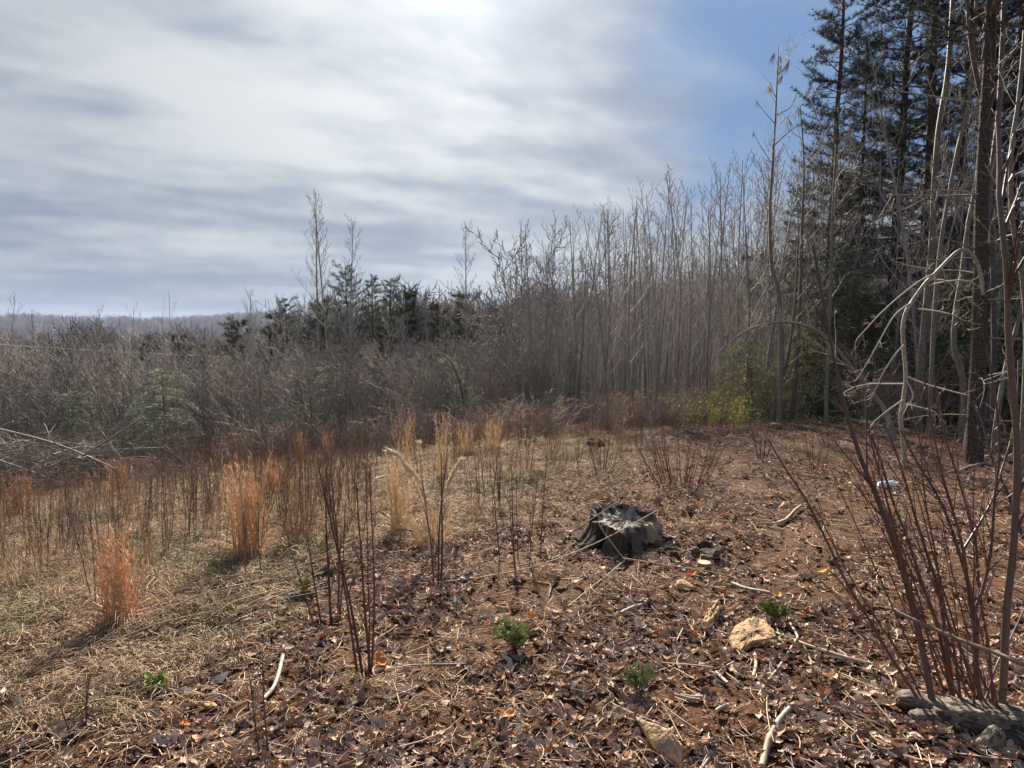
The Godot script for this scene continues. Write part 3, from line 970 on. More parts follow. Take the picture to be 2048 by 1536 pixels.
func make_edge_trees() -> void:
	var pale := Color(0.25, 0.225, 0.19)
	var grey := Color(0.20, 0.175, 0.15)
	# tall kinked sapling with hanging seed bunches
	var t := edge_tree("kinked_sapling", "tall pale sapling with a kinked trunk and hanging seed bunches against the blue sky", [Vector3(4.82, -0.135, -11.9), Vector3(4.82, 1.039, -11.911), Vector3(4.791, 1.752, -11.922), Vector3(4.723, 2.328, -11.933), Vector3(4.607, 2.725, -11.944), Vector3(4.556, 3.599, -11.956), Vector3(4.576, 4.463, -11.967), Vector3(4.601, 5.149, -11.978), Vector3(4.615, 5.914, -11.989), Vector3(4.627, 6.463, -12)], 0.062, 0.008, pale, 0.52, 15, 0.85)
	var bunch := Geo.new()
	for i in 9:
		var e := rf(0, TAU)
		var a := Vector3(cos(e) * rf(0.01, 0.04), rf(-0.03, 0.03), sin(e) * rf(0.01, 0.04))
		bunch.tube(PackedVector3Array([Vector3.ZERO, a + Vector3(0, -0.07, 0), a * 2.0 + Vector3(0, -0.16 + rf(-0.03, 0.04), 0)]), PackedFloat32Array([0.002, 0.0055, 0.003]), 3, vary(Color(0.24, 0.19, 0.16), 0.25))
	var bm := bunch.mesh()
	for b in [Vector3(4.513, 6.339, -11.9), Vector3(4.625, 6.288, -11.917), Vector3(4.798, 6.228, -11.933), Vector3(4.48, 5.858, -11.95), Vector3(4.707, 5.989, -11.967), Vector3(4.257, 5.574, -11.983), Vector3(4.245, 5.053, -12), Vector3(4.966, 5.67, -12.017), Vector3(5.025, 5.464, -12.033), Vector3(4.493, 5.834, -12.05), Vector3(4.851, 5.303, -12.067), Vector3(5.187, 5.223, -12.083), Vector3(4.666, 6.224, -12.1)]:
		var o := part("seed_bunch", bm, M.dry_leaf, t)
		o.position = b - t.position
		o.rotation = Vector3(rf(-0.4, 0.4), rf(0, TAU), rf(-0.4, 0.4))
		o.scale = Vector3.ONE * rf(0.6, 1.15)
	for e in [[Vector3(4.627, 5.156, -12), Vector3(4.427, 5.368, -12), Vector3(4.263, 5.58, -12)], [Vector3(4.621, 5.326, -12), Vector3(4.862, 5.453, -12), Vector3(4.967, 5.681, -12)], [Vector3(4.597, 4.471, -12), Vector3(4.357, 4.814, -12), Vector3(4.227, 5.053, -12)], [Vector3(4.625, 6.002, -12), Vector3(4.751, 6.128, -12), Vector3(4.824, 6.27, -12)], [Vector3(4.63, 5.58, -12), Vector3(4.546, 5.749, -12), Vector3(4.498, 5.892, -12)], [Vector3(4.612, 4.814, -12), Vector3(4.876, 5.053, -12), Vector3(5.133, 5.207, -12)]]:
		var g := Geo.new()
		var q := []
		for v in e: q.append(v - t.position)
		limb(g, q, 0.011, 0.004, 4, grey)
		part("side_branch", g, M.twig, t)
	edge_tree("slim_sapling", "slim pale sapling with a slight lean beside the vine draped bushes", [Vector3(5.476, -0.032, -11.5), Vector3(5.46, 1.232, -11.5), Vector3(5.466, 1.919, -11.5), Vector3(5.451, 2.937, -11.5), Vector3(5.442, 3.773, -11.5), Vector3(5.456, 4.681, -11.5)], 0.05, 0.012, pale, 0.4, 14, 0.8)
	edge_tree("slim_sapling", "short leaning trunk at the foot of the kinked tall sapling", [Vector3(4.802, -0.16, -12.2), Vector3(4.837, 0.245, -12.16), Vector3(4.9, 0.617, -12.12), Vector3(5.027, 1.212, -12.08), Vector3(5.087, 2.112, -12.04), Vector3(5.085, 3.169, -12)], 0.07, 0.015, grey, 0.3, 18, 0.7)
	edge_tree("slim_sapling", "dark straight sapling just past the kinked tall one", [Vector3(5.34, -0.19, -12.6), Vector3(5.373, 0.818, -12.56), Vector3(5.383, 2.131, -12.52), Vector3(5.352, 3.504, -12.48), Vector3(5.332, 4.576, -12.44), Vector3(5.203, 5.624, -12.4)], 0.055, 0.01, grey * 0.8, 0.3, 20, 0.9)
	edge_tree("slim_tree", "smooth pale trunk rising straight in front of the dark pine", [Vector3(6.489, -0.049, -10.5), Vector3(6.469, 0.632, -10.5), Vector3(6.476, 1.266, -10.5), Vector3(6.502, 1.971, -10.5), Vector3(6.535, 2.668, -10.5), Vector3(6.533, 3.281, -10.5), Vector3(6.528, 3.964, -10.5), Vector3(6.551, 4.676, -10.5), Vector3(6.638, 5.454, -10.5), Vector3(6.661, 6.403, -10.5), Vector3(6.657, 7.408, -10.5)], 0.07, 0.042, grey, 0.45, 12, 1.1)
	edge_tree("slim_tree", "thin leaning pale trunk crossing behind the bent tree", [Vector3(6.318, -0.008, -10), Vector3(6.327, 0.679, -10), Vector3(6.316, 1.731, -10), Vector3(6.349, 2.765, -10), Vector3(6.428, 3.492, -10), Vector3(6.527, 4.21, -10), Vector3(6.665, 4.99, -10), Vector3(6.684, 5.899, -10), Vector3(6.671, 6.724, -10)], 0.04, 0.028, pale, 0.4, 10, 0.8)
	edge_tree("slim_tree", "wavy pale trunk bowed halfway up, between the bent tree and the thick pine", [Vector3(6.417, -0.018, -9.4), Vector3(6.41, 0.593, -9.4), Vector3(6.357, 1.02, -9.4), Vector3(6.238, 1.373, -9.4), Vector3(6.239, 1.864, -9.4), Vector3(6.285, 2.282, -9.4), Vector3(6.317, 2.696, -9.4), Vector3(6.349, 3.107, -9.4), Vector3(6.398, 3.448, -9.4), Vector3(6.479, 4.189, -9.4), Vector3(6.556, 5.052, -9.4), Vector3(6.52, 6.418, -9.4)], 0.05, 0.03, pale, 0.45, 8, 0.9)
	edge_tree("slim_tree", "slim grey trunk growing close beside the thick pine", [Vector3(5.944, -0.011, -8.6), Vector3(5.976, 0.549, -8.6), Vector3(6.011, 1.071, -8.6), Vector3(6.019, 2.225, -8.6), Vector3(6.029, 2.918, -8.6), Vector3(6.066, 3.663, -8.6), Vector3(6.106, 4.336, -8.6), Vector3(6.097, 5.18, -8.6), Vector3(6.081, 6.127, -8.6)], 0.05, 0.032, grey, 0.4, 8, 0.8)
	edge_tree("slim_tree", "grey trunk slanting away past the thick pine", [Vector3(5.998, 0.065, -8.2), Vector3(6.181, 0.574, -8.4), Vector3(6.41, 1.2, -8.6), Vector3(6.687, 1.783, -8.8), Vector3(6.947, 2.386, -9)], 0.04, 0.03, grey, 0.4, 8, 0.8)
	edge_tree("slim_tree", "crooked dark trunk forking overhead near the picture's top edge", [Vector3(6.572, 0.086, -9), Vector3(6.499, 1.317, -8.975), Vector3(6.38, 2.645, -8.95), Vector3(6.276, 3.291, -8.925), Vector3(6.31, 3.735, -8.9), Vector3(6.236, 4.109, -8.875), Vector3(6.04, 4.603, -8.85), Vector3(5.858, 5.212, -8.825), Vector3(5.713, 6.112, -8.8)], 0.045, 0.03, grey * 0.6, 0.5, 16, 1.0)
	edge_tree("slim_tree", "pale crooked stem at the picture's edge in front of the thick pine", [Vector3(5.279, 0.015, -6.8), Vector3(5.251, 1.39, -6.8), Vector3(5.169, 2.109, -6.8), Vector3(5.053, 2.572, -6.8), Vector3(5.002, 2.898, -6.8), Vector3(4.975, 3.411, -6.8), Vector3(5.015, 3.864, -6.8), Vector3(5.036, 4.529, -6.8)], 0.032, 0.022, pale, 0.3, 8, 0.7)
	var under := "slim bare understory sapling among the trunks at the edge of the woods"
	for i in 34:
		var d := rf(9.6, 16.0)
		var x := d * rf(0.5, 0.86)
		if x < 0.6 * d and d < 11.5: continue
		var k := i % 5
		var nm := tree("understory_sapling", under, "tree", bare_kinds[k], on(x, -d, -0.05), rf(0, TAU), rf(0.7, 1.45), "bare saplings among the woodland trunks")
		nm.rotation.z += rf(-0.12, 0.12)
	# the pale tree that snapped over
	var bent := edge_tree("bent_tree", "pale bare tree bent right over, its top hanging back to the ground", [Vector3(4.746, -0.031, -7.9), Vector3(4.698, 0.272, -7.906), Vector3(4.664, 0.544, -7.913), Vector3(4.691, 0.815, -7.919), Vector3(4.707, 1.042, -7.925), Vector3(4.671, 1.352, -7.931), Vector3(4.65, 1.619, -7.938), Vector3(4.68, 1.797, -7.944), Vector3(4.771, 1.956, -7.95), Vector3(4.896, 2.133, -7.956), Vector3(5.045, 2.286, -7.963), Vector3(5.195, 2.445, -7.969), Vector3(5.312, 2.533, -7.975), Vector3(5.425, 2.505, -7.981), Vector3(5.506, 2.406, -7.987), Vector3(5.58, 2.23, -7.994), Vector3(5.622, 2.006, -8)], 0.031, 0.026, Color(0.45, 0.40, 0.32), 0.99, 0, 0.5)
	for e in [[Vector3(4.949, 2.24, -7.9), Vector3(4.77, 2.161, -7.85), Vector3(4.516, 1.985, -7.8), Vector3(4.265, 1.775, -7.75), Vector3(4.101, 1.619, -7.7), Vector3(3.949, 1.465, -7.65), Vector3(3.928, 1.352, -7.6)], [Vector3(4.719, 1.913, -7.9), Vector3(4.48, 1.765, -7.82), Vector3(4.274, 1.475, -7.74), Vector3(4.098, 1.217, -7.66), Vector3(3.933, 1.021, -7.58), Vector3(3.846, 1.016, -7.5)], [Vector3(4.751, 1.037, -8), Vector3(4.996, 0.938, -8.017), Vector3(5.314, 0.852, -8.033), Vector3(5.634, 0.765, -8.05), Vector3(5.867, 0.628, -8.067), Vector3(6.011, 0.478, -8.083), Vector3(6.077, 0.314, -8.1)], [Vector3(4.661, 0.948, -7.9), Vector3(4.404, 0.955, -7.825), Vector3(4.187, 0.961, -7.75), Vector3(3.945, 0.921, -7.675), Vector3(3.767, 0.847, -7.6)],
			[Vector3(4.953, 2.176, -7.9), Vector3(5.127, 2.168, -7.95), Vector3(5.295, 2.077, -8), Vector3(5.536, 1.919, -8.05), Vector3(5.716, 1.818, -8.1)], [Vector3(4.909, 2.112, -7.9), Vector3(5.197, 2.169, -7.967), Vector3(5.45, 2.174, -8.033), Vector3(5.662, 2.101, -8.1)], [Vector3(4.671, 0.756, -7.9), Vector3(4.501, 0.652, -7.867), Vector3(4.311, 0.513, -7.833), Vector3(4.209, 0.398, -7.8)], [Vector3(4.794, 1.837, -7.9), Vector3(5.017, 1.814, -7.933), Vector3(5.249, 1.768, -7.967), Vector3(5.437, 1.691, -8)], [Vector3(4.65, 1.413, -7.9), Vector3(4.534, 1.295, -7.875), Vector3(4.383, 1.071, -7.85), Vector3(4.263, 0.824, -7.825), Vector3(4.193, 0.767, -7.8)], [Vector3(4.673, 0.708, -7.9), Vector3(4.919, 0.658, -7.967), Vector3(5.146, 0.589, -8.033), Vector3(5.332, 0.438, -8.1)], [Vector3(4.694, 0.996, -7.9), Vector3(4.747, 0.823, -7.833), Vector3(4.648, 0.7, -7.767), Vector3(4.545, 0.573, -7.7)]]:
		var g := Geo.new()
		var q := []
		for v in e: q.append(v - bent.position)
		var s := limb(g, q, 0.013, 0.004, 4, Color(0.40, 0.35, 0.29))
		twigs_along(g, s, 0.35, 5, 0.3, Color(0.36, 0.31, 0.26), 0.0035, -0.1)
		part("drooping_branch", g, M.twig, bent)
	edge_tree("arching_branch", "thin grey tree arched in a low bow over the olive-green bush", [Vector3(5.603, -0.016, -9.6), Vector3(5.589, 0.22, -9.75), Vector3(5.574, 0.425, -9.9), Vector3(5.45, 0.636, -10.05), Vector3(5.32, 0.876, -10.2), Vector3(5.102, 1.232, -10.35), Vector3(4.848, 1.541, -10.5), Vector3(4.633, 1.659, -10.65), Vector3(4.414, 1.708, -10.8), Vector3(4.189, 1.676, -10.95), Vector3(3.958, 1.594, -11.1), Vector3(3.763, 1.443, -11.25), Vector3(3.58, 1.235, -11.4)], 0.05, 0.01, Color(0.26, 0.235, 0.20), 0.5, 14, 0.6)
	edge_tree("arching_branch", "second thin bowed stem under the arch, springing from the same foot", [Vector3(5.334, -0.09, -9.2), Vector3(5.266, 0.313, -9.25), Vector3(5.193, 0.519, -9.3), Vector3(5.067, 0.775, -9.35), Vector3(4.93, 0.949, -9.4), Vector3(4.736, 1.102, -9.45), Vector3(4.542, 1.228, -9.5), Vector3(4.416, 1.369, -9.55), Vector3(4.308, 1.404, -9.6)], 0.028, 0.008, Color(0.32, 0.28, 0.23), 0.5, 8, 0.4)
	edge_tree("arching_sapling", "dark arching stem bowed over inside the thicket", [Vector3(-0.999, -0.637, -14), Vector3(-1.017, -0.123, -14), Vector3(-1.078, 0.355, -14), Vector3(-1.181, 0.673, -14), Vector3(-1.306, 0.916, -14), Vector3(-1.463, 1.063, -14), Vector3(-1.641, 1.147, -14)], 0.03, 0.01, Color(0.07, 0.055, 0.05), 0.99, 0, 0.3)

# ---------------------------------------------------------------- undergrowth, brush pile, cable
func make_undergrowth() -> void:
	var kinds := []
	for i in 4:
		var g := Geo.new()
		for s in 11:
			var e := rf(0, TAU)
			grow([g], Vector3(rf(-0.3, 0.3), -0.03, rf(-0.3, 0.3)), Vector3(cos(e) * 0.6, 1, sin(e) * 0.6).normalized(), rf(0.5, 1.1), 0.0085, 0, {"segs": [5, 3, 2], "tip": [0.4, 0.5, 0.5], "wob": [0.16, 0.2, 0.2], "up": [-0.25, 0.0, 0.0], "k": [3, 3, 3], "n": [4, 1], "t0": [0.2, 0.3], "ang": [48.0, 40.0],
				"len": [0.4, 0.5], "taper": [0.3, 0.3], "rr": [0.7, 0.75], "rmin": 0.0055, "col": [Color(1, 1, 1)]}, [])
		kinds.append(g.mesh())
	var st := stuff("undergrowth", "tangled bare undergrowth at the foot of the woods and thicket")
	for k in 4:
		var w := PackedFloat32Array()
		for i in 260:
			var d := 12.8 + 12.0 * pow(rng.randf(), 1.4)
			var x := d * rf(-0.9, 0.85)
			var s := rf(0.5, 1.0)
			if x > 0.3 * d:
				d = rf(11.2, 19.0)
				x = d * rf(0.34, 0.9)
				if d < 13.5 and x < 0.52 * d: continue
				s = rf(0.7, 1.5)
			var col := vary(Color(0.32, 0.265, 0.225), 0.35) if rng.randf() < 0.65 else vary(Color(0.32, 0.20, 0.14), 0.3)
			row(w, spun(s, 0.1), on(x, -d), col)
		scatter("tangled_stems", kinds[k], M.twig, w, st)

func make_brush_pile() -> void:
	var at := on2(Vector2(-8.023, -11.297))
	var o := thing("brush_pile", "heap of cut grey branches with dark gaps beside the field", "brush pile", at)
	var g := Geo.new()
	for i in 560:
		var a := Vector3(rf(-2.6, 2.4), 0, rf(-1.0, 1.0))
		var top := 1.0 * (1.0 - pow(absf(a.x) / 2.9, 2.0)) * (1.0 - 0.5 * absf(a.z))
		a.y = rf(0.0, 1.0) * top
		var e := rf(0, TAU)
		var d := Vector3(cos(e), rf(-0.35, 0.45), sin(e) * 0.8).normalized()
		grow([g], a - d * 0.5, d, rf(0.6, 1.7), rf(0.004, 0.011), 0, {"segs": [5, 3], "tip": [0.35, 0.5], "wob": [0.12, 0.18], "up": [-0.2, 0.0], "k": [4, 3], "n": [8], "t0": [0.3], "ang": [42.0], "len": [0.35], "taper": [0.3], "rr": [0.5], "rmin": 0.003,
			"col": [Color(0.19, 0.165, 0.15) if rng.randf() < 0.5 else Color(0.09, 0.068, 0.055)]}, [])
	part("branches", g, M.twig, o, "stuff")
	for e in [[Vector3(0.1, -0.05, 0.9), Vector3(0.9, 0.5, 0.8), Vector3(2.0, 1.25, 0.5)], [Vector3(-1.6, 0.9, 0.6), Vector3(-0.2, 0.6, 0.8), Vector3(1.2, 0.15, 1.0)], [Vector3(-0.6, 1.0, 0.2), Vector3(0.8, 0.75, 0.6), Vector3(2.5, 0.1, 0.9)], [Vector3(-2.4, 0.3, 0.8), Vector3(-1.4, 0.6, 0.7), Vector3(-0.3, 1.15, 0.3)]]:
		var b := Geo.new()
		limb(b, e, 0.022, 0.012, 6, Color(0.33, 0.29, 0.25), true)
		part("pole", b, M.stick, o)

func make_cable() -> void:
	var g := Geo.new()
	var a := Vector3(-64.0, 1.9, -58.0)
	var b := Vector3(-9.5, -0.2, -36.0)
	var p := PackedVector3Array()
	var r := PackedFloat32Array()
	for i in 25:
		var t := i / 24.0
		p.append(a.lerp(b, t) + Vector3(0, -1.3 * 4.0 * t * (1.0 - t) * 0.3, 0))
		r.append(0.03)
	g.tube(p, r, 6, Color(0.62, 0.66, 0.66))
	tag(part("overhead_cable", g, M.metal_cable), "single pale overhead cable strung across the valley before the ridge", "cable")

# ---------------------------------------------------------------- stumps, rocks, bottle
func make_stump() -> void:
	var c: Vector2 = Vector2(0.872, -4.964)
	var o := thing("tree_stump", "charred hollow tree stump with a weathered grey top in the clearing", "stump", on(c.x, c.y, -0.02))
	o.scale = Vector3(1.1, 0.86, 1.1)
	var f := FastNoiseLite.new()
	f.seed = 8
	f.frequency = 1.0
	var side := Geo.new()
	var na := 120
	var nh := 18
	var rim := PackedVector3Array()
	for j in nh + 1:
		var t := float(j) / nh
		for a in na:
			var e := TAU * a / na
			var dir := Vector3(cos(e), 0, sin(e))  # +z faces the clearing's near side
			var broken := smoothstep(0.25, 0.95, dir.dot(Vector3(0.72, 0, 0.69)))
			var top := 0.255 - 0.16 * broken - 0.02 * dir.z + 0.05 * f.get_noise_2d(cos(e) * 1.3, sin(e) * 1.3) + 0.016 * f.get_noise_2d(cos(e) * 4.0, sin(e) * 4.0) + 0.03 * smoothstep(0.3, 1.0, dir.dot(Vector3(-0.3, 0, -0.95)))
			var groove := 0.5 + 0.5 * f.get_noise_2d(a * 0.42, t * 0.5)
			var r := 0.245 + 0.16 * pow(1.0 - t, 1.8) + 0.085 * f.get_noise_2d(cos(e) * 1.3 + 5.0, sin(e) * 1.3) - 0.03 * groove + 0.09 * pow(1.0 - t, 4.0) * maxf(0.0, f.get_noise_2d(cos(e) * 2.4 + 20.0, sin(e) * 2.4) * 2.0) - 0.05 * broken * (1.0 - absf(t - 0.45))
			var p := dir * r + Vector3(0, -0.06 + (top + 0.06) * t, 0)
			side.v.append(p)
			side.n.append(dir)
			side.c.append(vary(Color(0.10, 0.078, 0.064).lerp(Color(0.26, 0.19, 0.145), smoothstep(0.5, 0.9, groove) * 0.8), 0.25))
			if j == nh: rim.append(p)
	for j in nh:
		for a in na:
			var s := j * na
			var a1 := (a + 1) % na
			side.i.append_array([s + a, s + a1, s + na + a, s + a1, s + na + a1, s + na + a])
	fix_normals(side)
	part("charred_side", side, M.rotten_wood, o)
	# the weathered top: rings that sink towards a hollow
	var topg := Geo.new()
	var rings := 9
	for k in rings + 1:
		var t := 1.0 - float(k) / rings
		for a in na:
			var p := rim[a] * Vector3(t, 1, t)
			var base := lerpf(0.25 - 0.06 * p.z - 0.22 * maxf(0.0, p.x + 0.02), rim[a].y, smoothstep(0.7, 1.0, t))
			p.y = base - 0.012 + 0.03 * f.get_noise_2d(p.x * 34.0, p.z * 34.0) * (0.0 if k == 0 else 1.0) - 0.10 * smoothstep(0.10, 0.0, Vector2(p.x - 0.03, p.z + 0.09).length())
			if k == 0: p.y = rim[a].y
			topg.v.append(p)
			topg.n.append(Vector3.UP)
			var patch := f.get_noise_2d(p.x * 9.0 + 3.0, p.z * 9.0)
			var col := Color(0.48, 0.45, 0.41).lerp(Color(0.15, 0.105, 0.085), smoothstep(0.1, -0.25, patch))
			if p.x > 0.04 and p.z > -0.08: col = col.lerp(Color(0.46, 0.34, 0.21), smoothstep(-0.3, 0.1, patch) * 0.8)
			topg.c.append(vary(col, 0.2))
	for k in rings:
		for a in na:
			var s := k * na
			var a1 := (a + 1) % na
			topg.i.append_array([s + a, s + a1, s + na + a, s + a1, s + na + a1, s + na + a])
	fix_normals(topg)
	part("weathered_top", topg, M.bleached_wood, o)
	# broken splinters along the back of the rim, leaning and uneven
	var sg := Geo.new()
	for i in 9:
		var a := int(na * (0.73 + rf(-0.2, 0.2))) % na
		var p := rim[a] * Vector3(rf(0.75, 1.0), 1, rf(0.75, 1.0))
		p.y -= 0.03
		var d := Vector3(rf(-0.7, 0.7), 1, rf(-0.5, 0.5))
		var w := rf(0.012, 0.03)
		sg.tube(PackedVector3Array([p, p + d * rf(0.015, 0.03), p + d * rf(0.025, 0.05)]), PackedFloat32Array([w, w * rf(0.6, 0.9), w * rf(0.15, 0.5)]), 5, vary(Color(0.085, 0.066, 0.054), 0.45))
	part("splinters", sg, M.rotten_wood, o, "stuff")
	# litter and rotten crumbs banked against its foot
	var bank := Geo.new()
	for i in 260:
		var e := rf(-0.6, PI + 0.5)
		var rr := rf(0.24, 0.5)
		var p := Vector3(cos(e) * rr, rf(0.0, 0.07) * (1.0 - (rr - 0.24) / 0.3), sin(e) * rr)
		var d := Vector3(rf(-1, 1), rf(-0.3, 0.5), rf(-1, 1)).normalized() * rf(0.012, 0.045)
		var w := rf(0.004, 0.013)
		bank.tube(PackedVector3Array([p, p + d, p + d * 1.6]), PackedFloat32Array([w, w * 0.9, w * 0.3]), 4, vary(Color(0.17, 0.11, 0.075) if rng.randf() < 0.6 else Color(0.07, 0.05, 0.04), 0.4))
	part("rotten_crumbs", bank, M.rotten_wood, o, "stuff")
	# rotten crumbs and slabs fallen against its open side
	for i in 22:
		var b := rock_mesh(Vector3(rf(0.02, 0.07), rf(0.012, 0.045), rf(0.02, 0.05)), 40 + i, Color(0.085, 0.062, 0.048) if i % 3 else Color(0.2, 0.16, 0.12))
		var q := part("rotten_chunk", b, M.rotten_wood, o)
		var x := rf(-0.05, 0.58)
		q.position = Vector3(x, 0.015 + rf(0, 0.09) * (1.0 - x), rf(0.0, 0.36))
		q.rotation = Vector3(rf(-0.5, 0.5), rf(0, 6), rf(-0.5, 0.5))
	var rt := Geo.new()
	limb(rt, [Vector3(0.02, 0.2, 0.2), Vector3(0.03, 0.08, 0.27), Vector3(0.06, 0.01, 0.33), Vector3(0.1, -0.06, 0.4)], 0.03, 0.045, 8, Color(0.14, 0.125, 0.10), false, 0.12)
	part("root", rt, M.rotten_wood, o)
	var rt2 := Geo.new()
	limb(rt2, [Vector3(-0.15, 0.16, 0.08), Vector3(-0.26, 0.05, 0.16), Vector3(-0.36, -0.02, 0.22), Vector3(-0.5, -0.09, 0.28)], 0.06, 0.03, 8, Color(0.045, 0.036, 0.03), false, 0.12)
	part("root", rt2, M.rotten_wood, o)
	# a lower stump further back
	var s2: Vector2 = Vector2(1.293, -10.243)
	var o2 := thing("low_stump", "small dark low stump far back in the sloping grass", "stump", on(s2.x, s2.y))
	var g2 := Geo.new()
	limb(g2, [Vector3(0, -0.06, 0), Vector3(0, 0.03, 0), Vector3(0.01, 0.09, 0), Vector3(0.01, 0.125, 0)], 0.17, 0.12, 14, Color(0.06, 0.045, 0.04), true, 0.08)
	part("trunk_base", g2, M.rotten_wood, o2)
	for i in 5:
		var q := part("rotten_chunk", rock_mesh(Vector3(0.05, 0.03, 0.04), 90 + i, Color(0.08, 0.06, 0.05)), M.rotten_wood, o2)
		q.position = Vector3(rf(-0.14, 0.14), rf(0.09, 0.14), rf(-0.1, 0.1))
		q.rotation.y = rf(0, 6)
	var s3: Vector2 = Vector2(1.318, -4.443)
	var o3 := thing("cut_stub", "little sawn stub with a flat tan top near the charred stump", "stump", on(s3.x, s3.y))
	var g3 := Geo.new()
	limb(g3, [Vector3(0, -0.03, 0), Vector3(0, 0.03, 0), Vector3(0, 0.05, 0)], 0.05, 0.045, 10, Color(0.35, 0.25, 0.15), true, 0.06)
	part("trunk_base", g3, M.stick, o3)

func fix_normals(g: Geo) -> void:
	var n := PackedVector3Array()
	n.resize(g.v.size())
	for t in g.i.size() / 3:
		var a := g.i[t * 3]
		var b := g.i[t * 3 + 1]
		var d := g.i[t * 3 + 2]
		var q := (g.v[d] - g.v[a]).cross(g.v[b] - g.v[a])
		n[a] += q; n[b] += q; n[d] += q
	for k in n.size(): n[k] = n[k].normalized()
	g.n = n

func rock_mesh(half: Vector3, seed_: int, col: Color, col2 = null) -> Geo:
	var g := Geo.new()
	var r := RandomNumberGenerator.new()
	r.seed = seed_
	var f := FastNoiseLite.new()
	f.seed = seed_
	f.frequency = 1.0
	var planes := []
	for i in 9:
		planes.append([Vector3(r.randf_range(-1, 1), r.randf_range(-1, 1), r.randf_range(-1, 1)).normalized(), r.randf_range(0.5, 0.9)])
	var nu := 28
	var nv := 16
	for j in nv + 1:
		var th := PI * j / nv
		for i in nu:
			var e := TAU * i / nu
			var d := Vector3(sin(th) * cos(e), cos(th), sin(th) * sin(e))
			var k := 1.15
			for q in planes:
				var c: float = d.dot(q[0])
				if c > 0.05: k = minf(k, q[1] / c)
			k *= 1.0 + 0.06 * f.get_noise_3d(d.x * 2.5, d.y * 2.5, d.z * 2.5) + 0.03 * f.get_noise_3d(d.x * 8.0, d.y * 8.0, d.z * 8.0)
			g.v.append(d * k * half)
			g.n.append(d)
			var m := smoothstep(-0.1, 0.3, f.get_noise_3d(d.x * 2.0 + 9.0, d.y * 2.0, d.z * 2.0))
			g.c.append(vary(col.lerp(col2 if col2 != null else col * 0.8, m), 0.08))
	for j in nv:
		for i in nu:
			var i1 := (i + 1) % nu
			var s := j * nu
			g.i.append_array([s + i, s + i1, s + nu + i, s + i1, s + nu + i1, s + nu + i])
	fix_normals(g)
	return g

func rock(label: String, at: Vector2, half: Vector3, turn: float, tilt: Vector2, seed_: int, col: Color, col2 = null, sink := 0.22) -> void:
	var o := part("rock", rock_mesh(half, seed_, col, col2), M.rock)
	tag(o, label, "rock")
	o.transform = Transform3D(Basis(Vector3.UP, turn) * Basis(Vector3.RIGHT, tilt.x) * Basis(Vector3.BACK, tilt.y), on(at.x, at.y, half.y * (1.0 - 2.0 * sink)))

func slab_rock(label: String, line: Array, thick: float, col: Color, seed_: int) -> void:  # a broken flat stone: outline on the ground, sharp rim, uneven top
	var f := FastNoiseLite.new()
	f.seed = seed_
	f.frequency = 1.0
	var mid := Vector3.ZERO
	for v in line: mid += v / line.size()
	var edge := PackedVector3Array()
	for i in line.size():
		for k in 6: edge.append((line[i] as Vector3).lerp(line[(i + 1) % line.size()], k / 6.0) - mid)
	var n := edge.size()
	var g := Geo.new()
	var rings := [[0.90, -0.02], [1.0, 0.1], [1.03, 0.55], [0.98, 0.93], [0.93, 1.0], [0.7, 1.04], [0.45, 0.98], [0.2, 1.02], [0.0, 1.0]]
	for q in rings:
		for i in n:
			var p: Vector3 = edge[i] * (q[0] as float)
			p *= 1.0 + 0.05 * f.get_noise_2d(i * 0.8, q[1] * 4.0)
			var up: float = thick * q[1] * (1.0 + 0.5 * (p.x * 2.0 - p.z * 2.5))
			if q[1] > 0.5: up += 0.012 * f.get_noise_2d(p.x * 22.0, p.z * 22.0) + 0.007 * f.get_noise_2d(p.x * 60.0, p.z * 60.0)
			g.v.append(Vector3(p.x, up, p.z))
			g.n.append(Vector3.UP)
			var stain: float = smoothstep(0.12, 0.4, f.get_noise_2d(p.x * 11.0 + 3.0, p.z * 11.0) + (0.25 if q[0] < 0.6 else -0.1))
			g.c.append(vary(col.lerp(Color(0.13, 0.10, 0.08), stain * 0.85), 0.1))
	for k in rings.size() - 1:
		for i in n:
			var s := k * n
			var i1 := (i + 1) % n
			g.i.append_array([s + i, s + n + i, s + i1, s + i1, s + n + i, s + n + i1])
	fix_normals(g)
	if g.n[n * 5].y < 0.0:
		for t in g.i.size() / 3:
			var x := g.i[t * 3]
			g.i[t * 3] = g.i[t * 3 + 1]
			g.i[t * 3 + 1] = x
		fix_normals(g)
	var o := part("rock", g, M.rock)
	tag(o, label, "rock")
	o.position = on(mid.x, mid.z, 0.004)

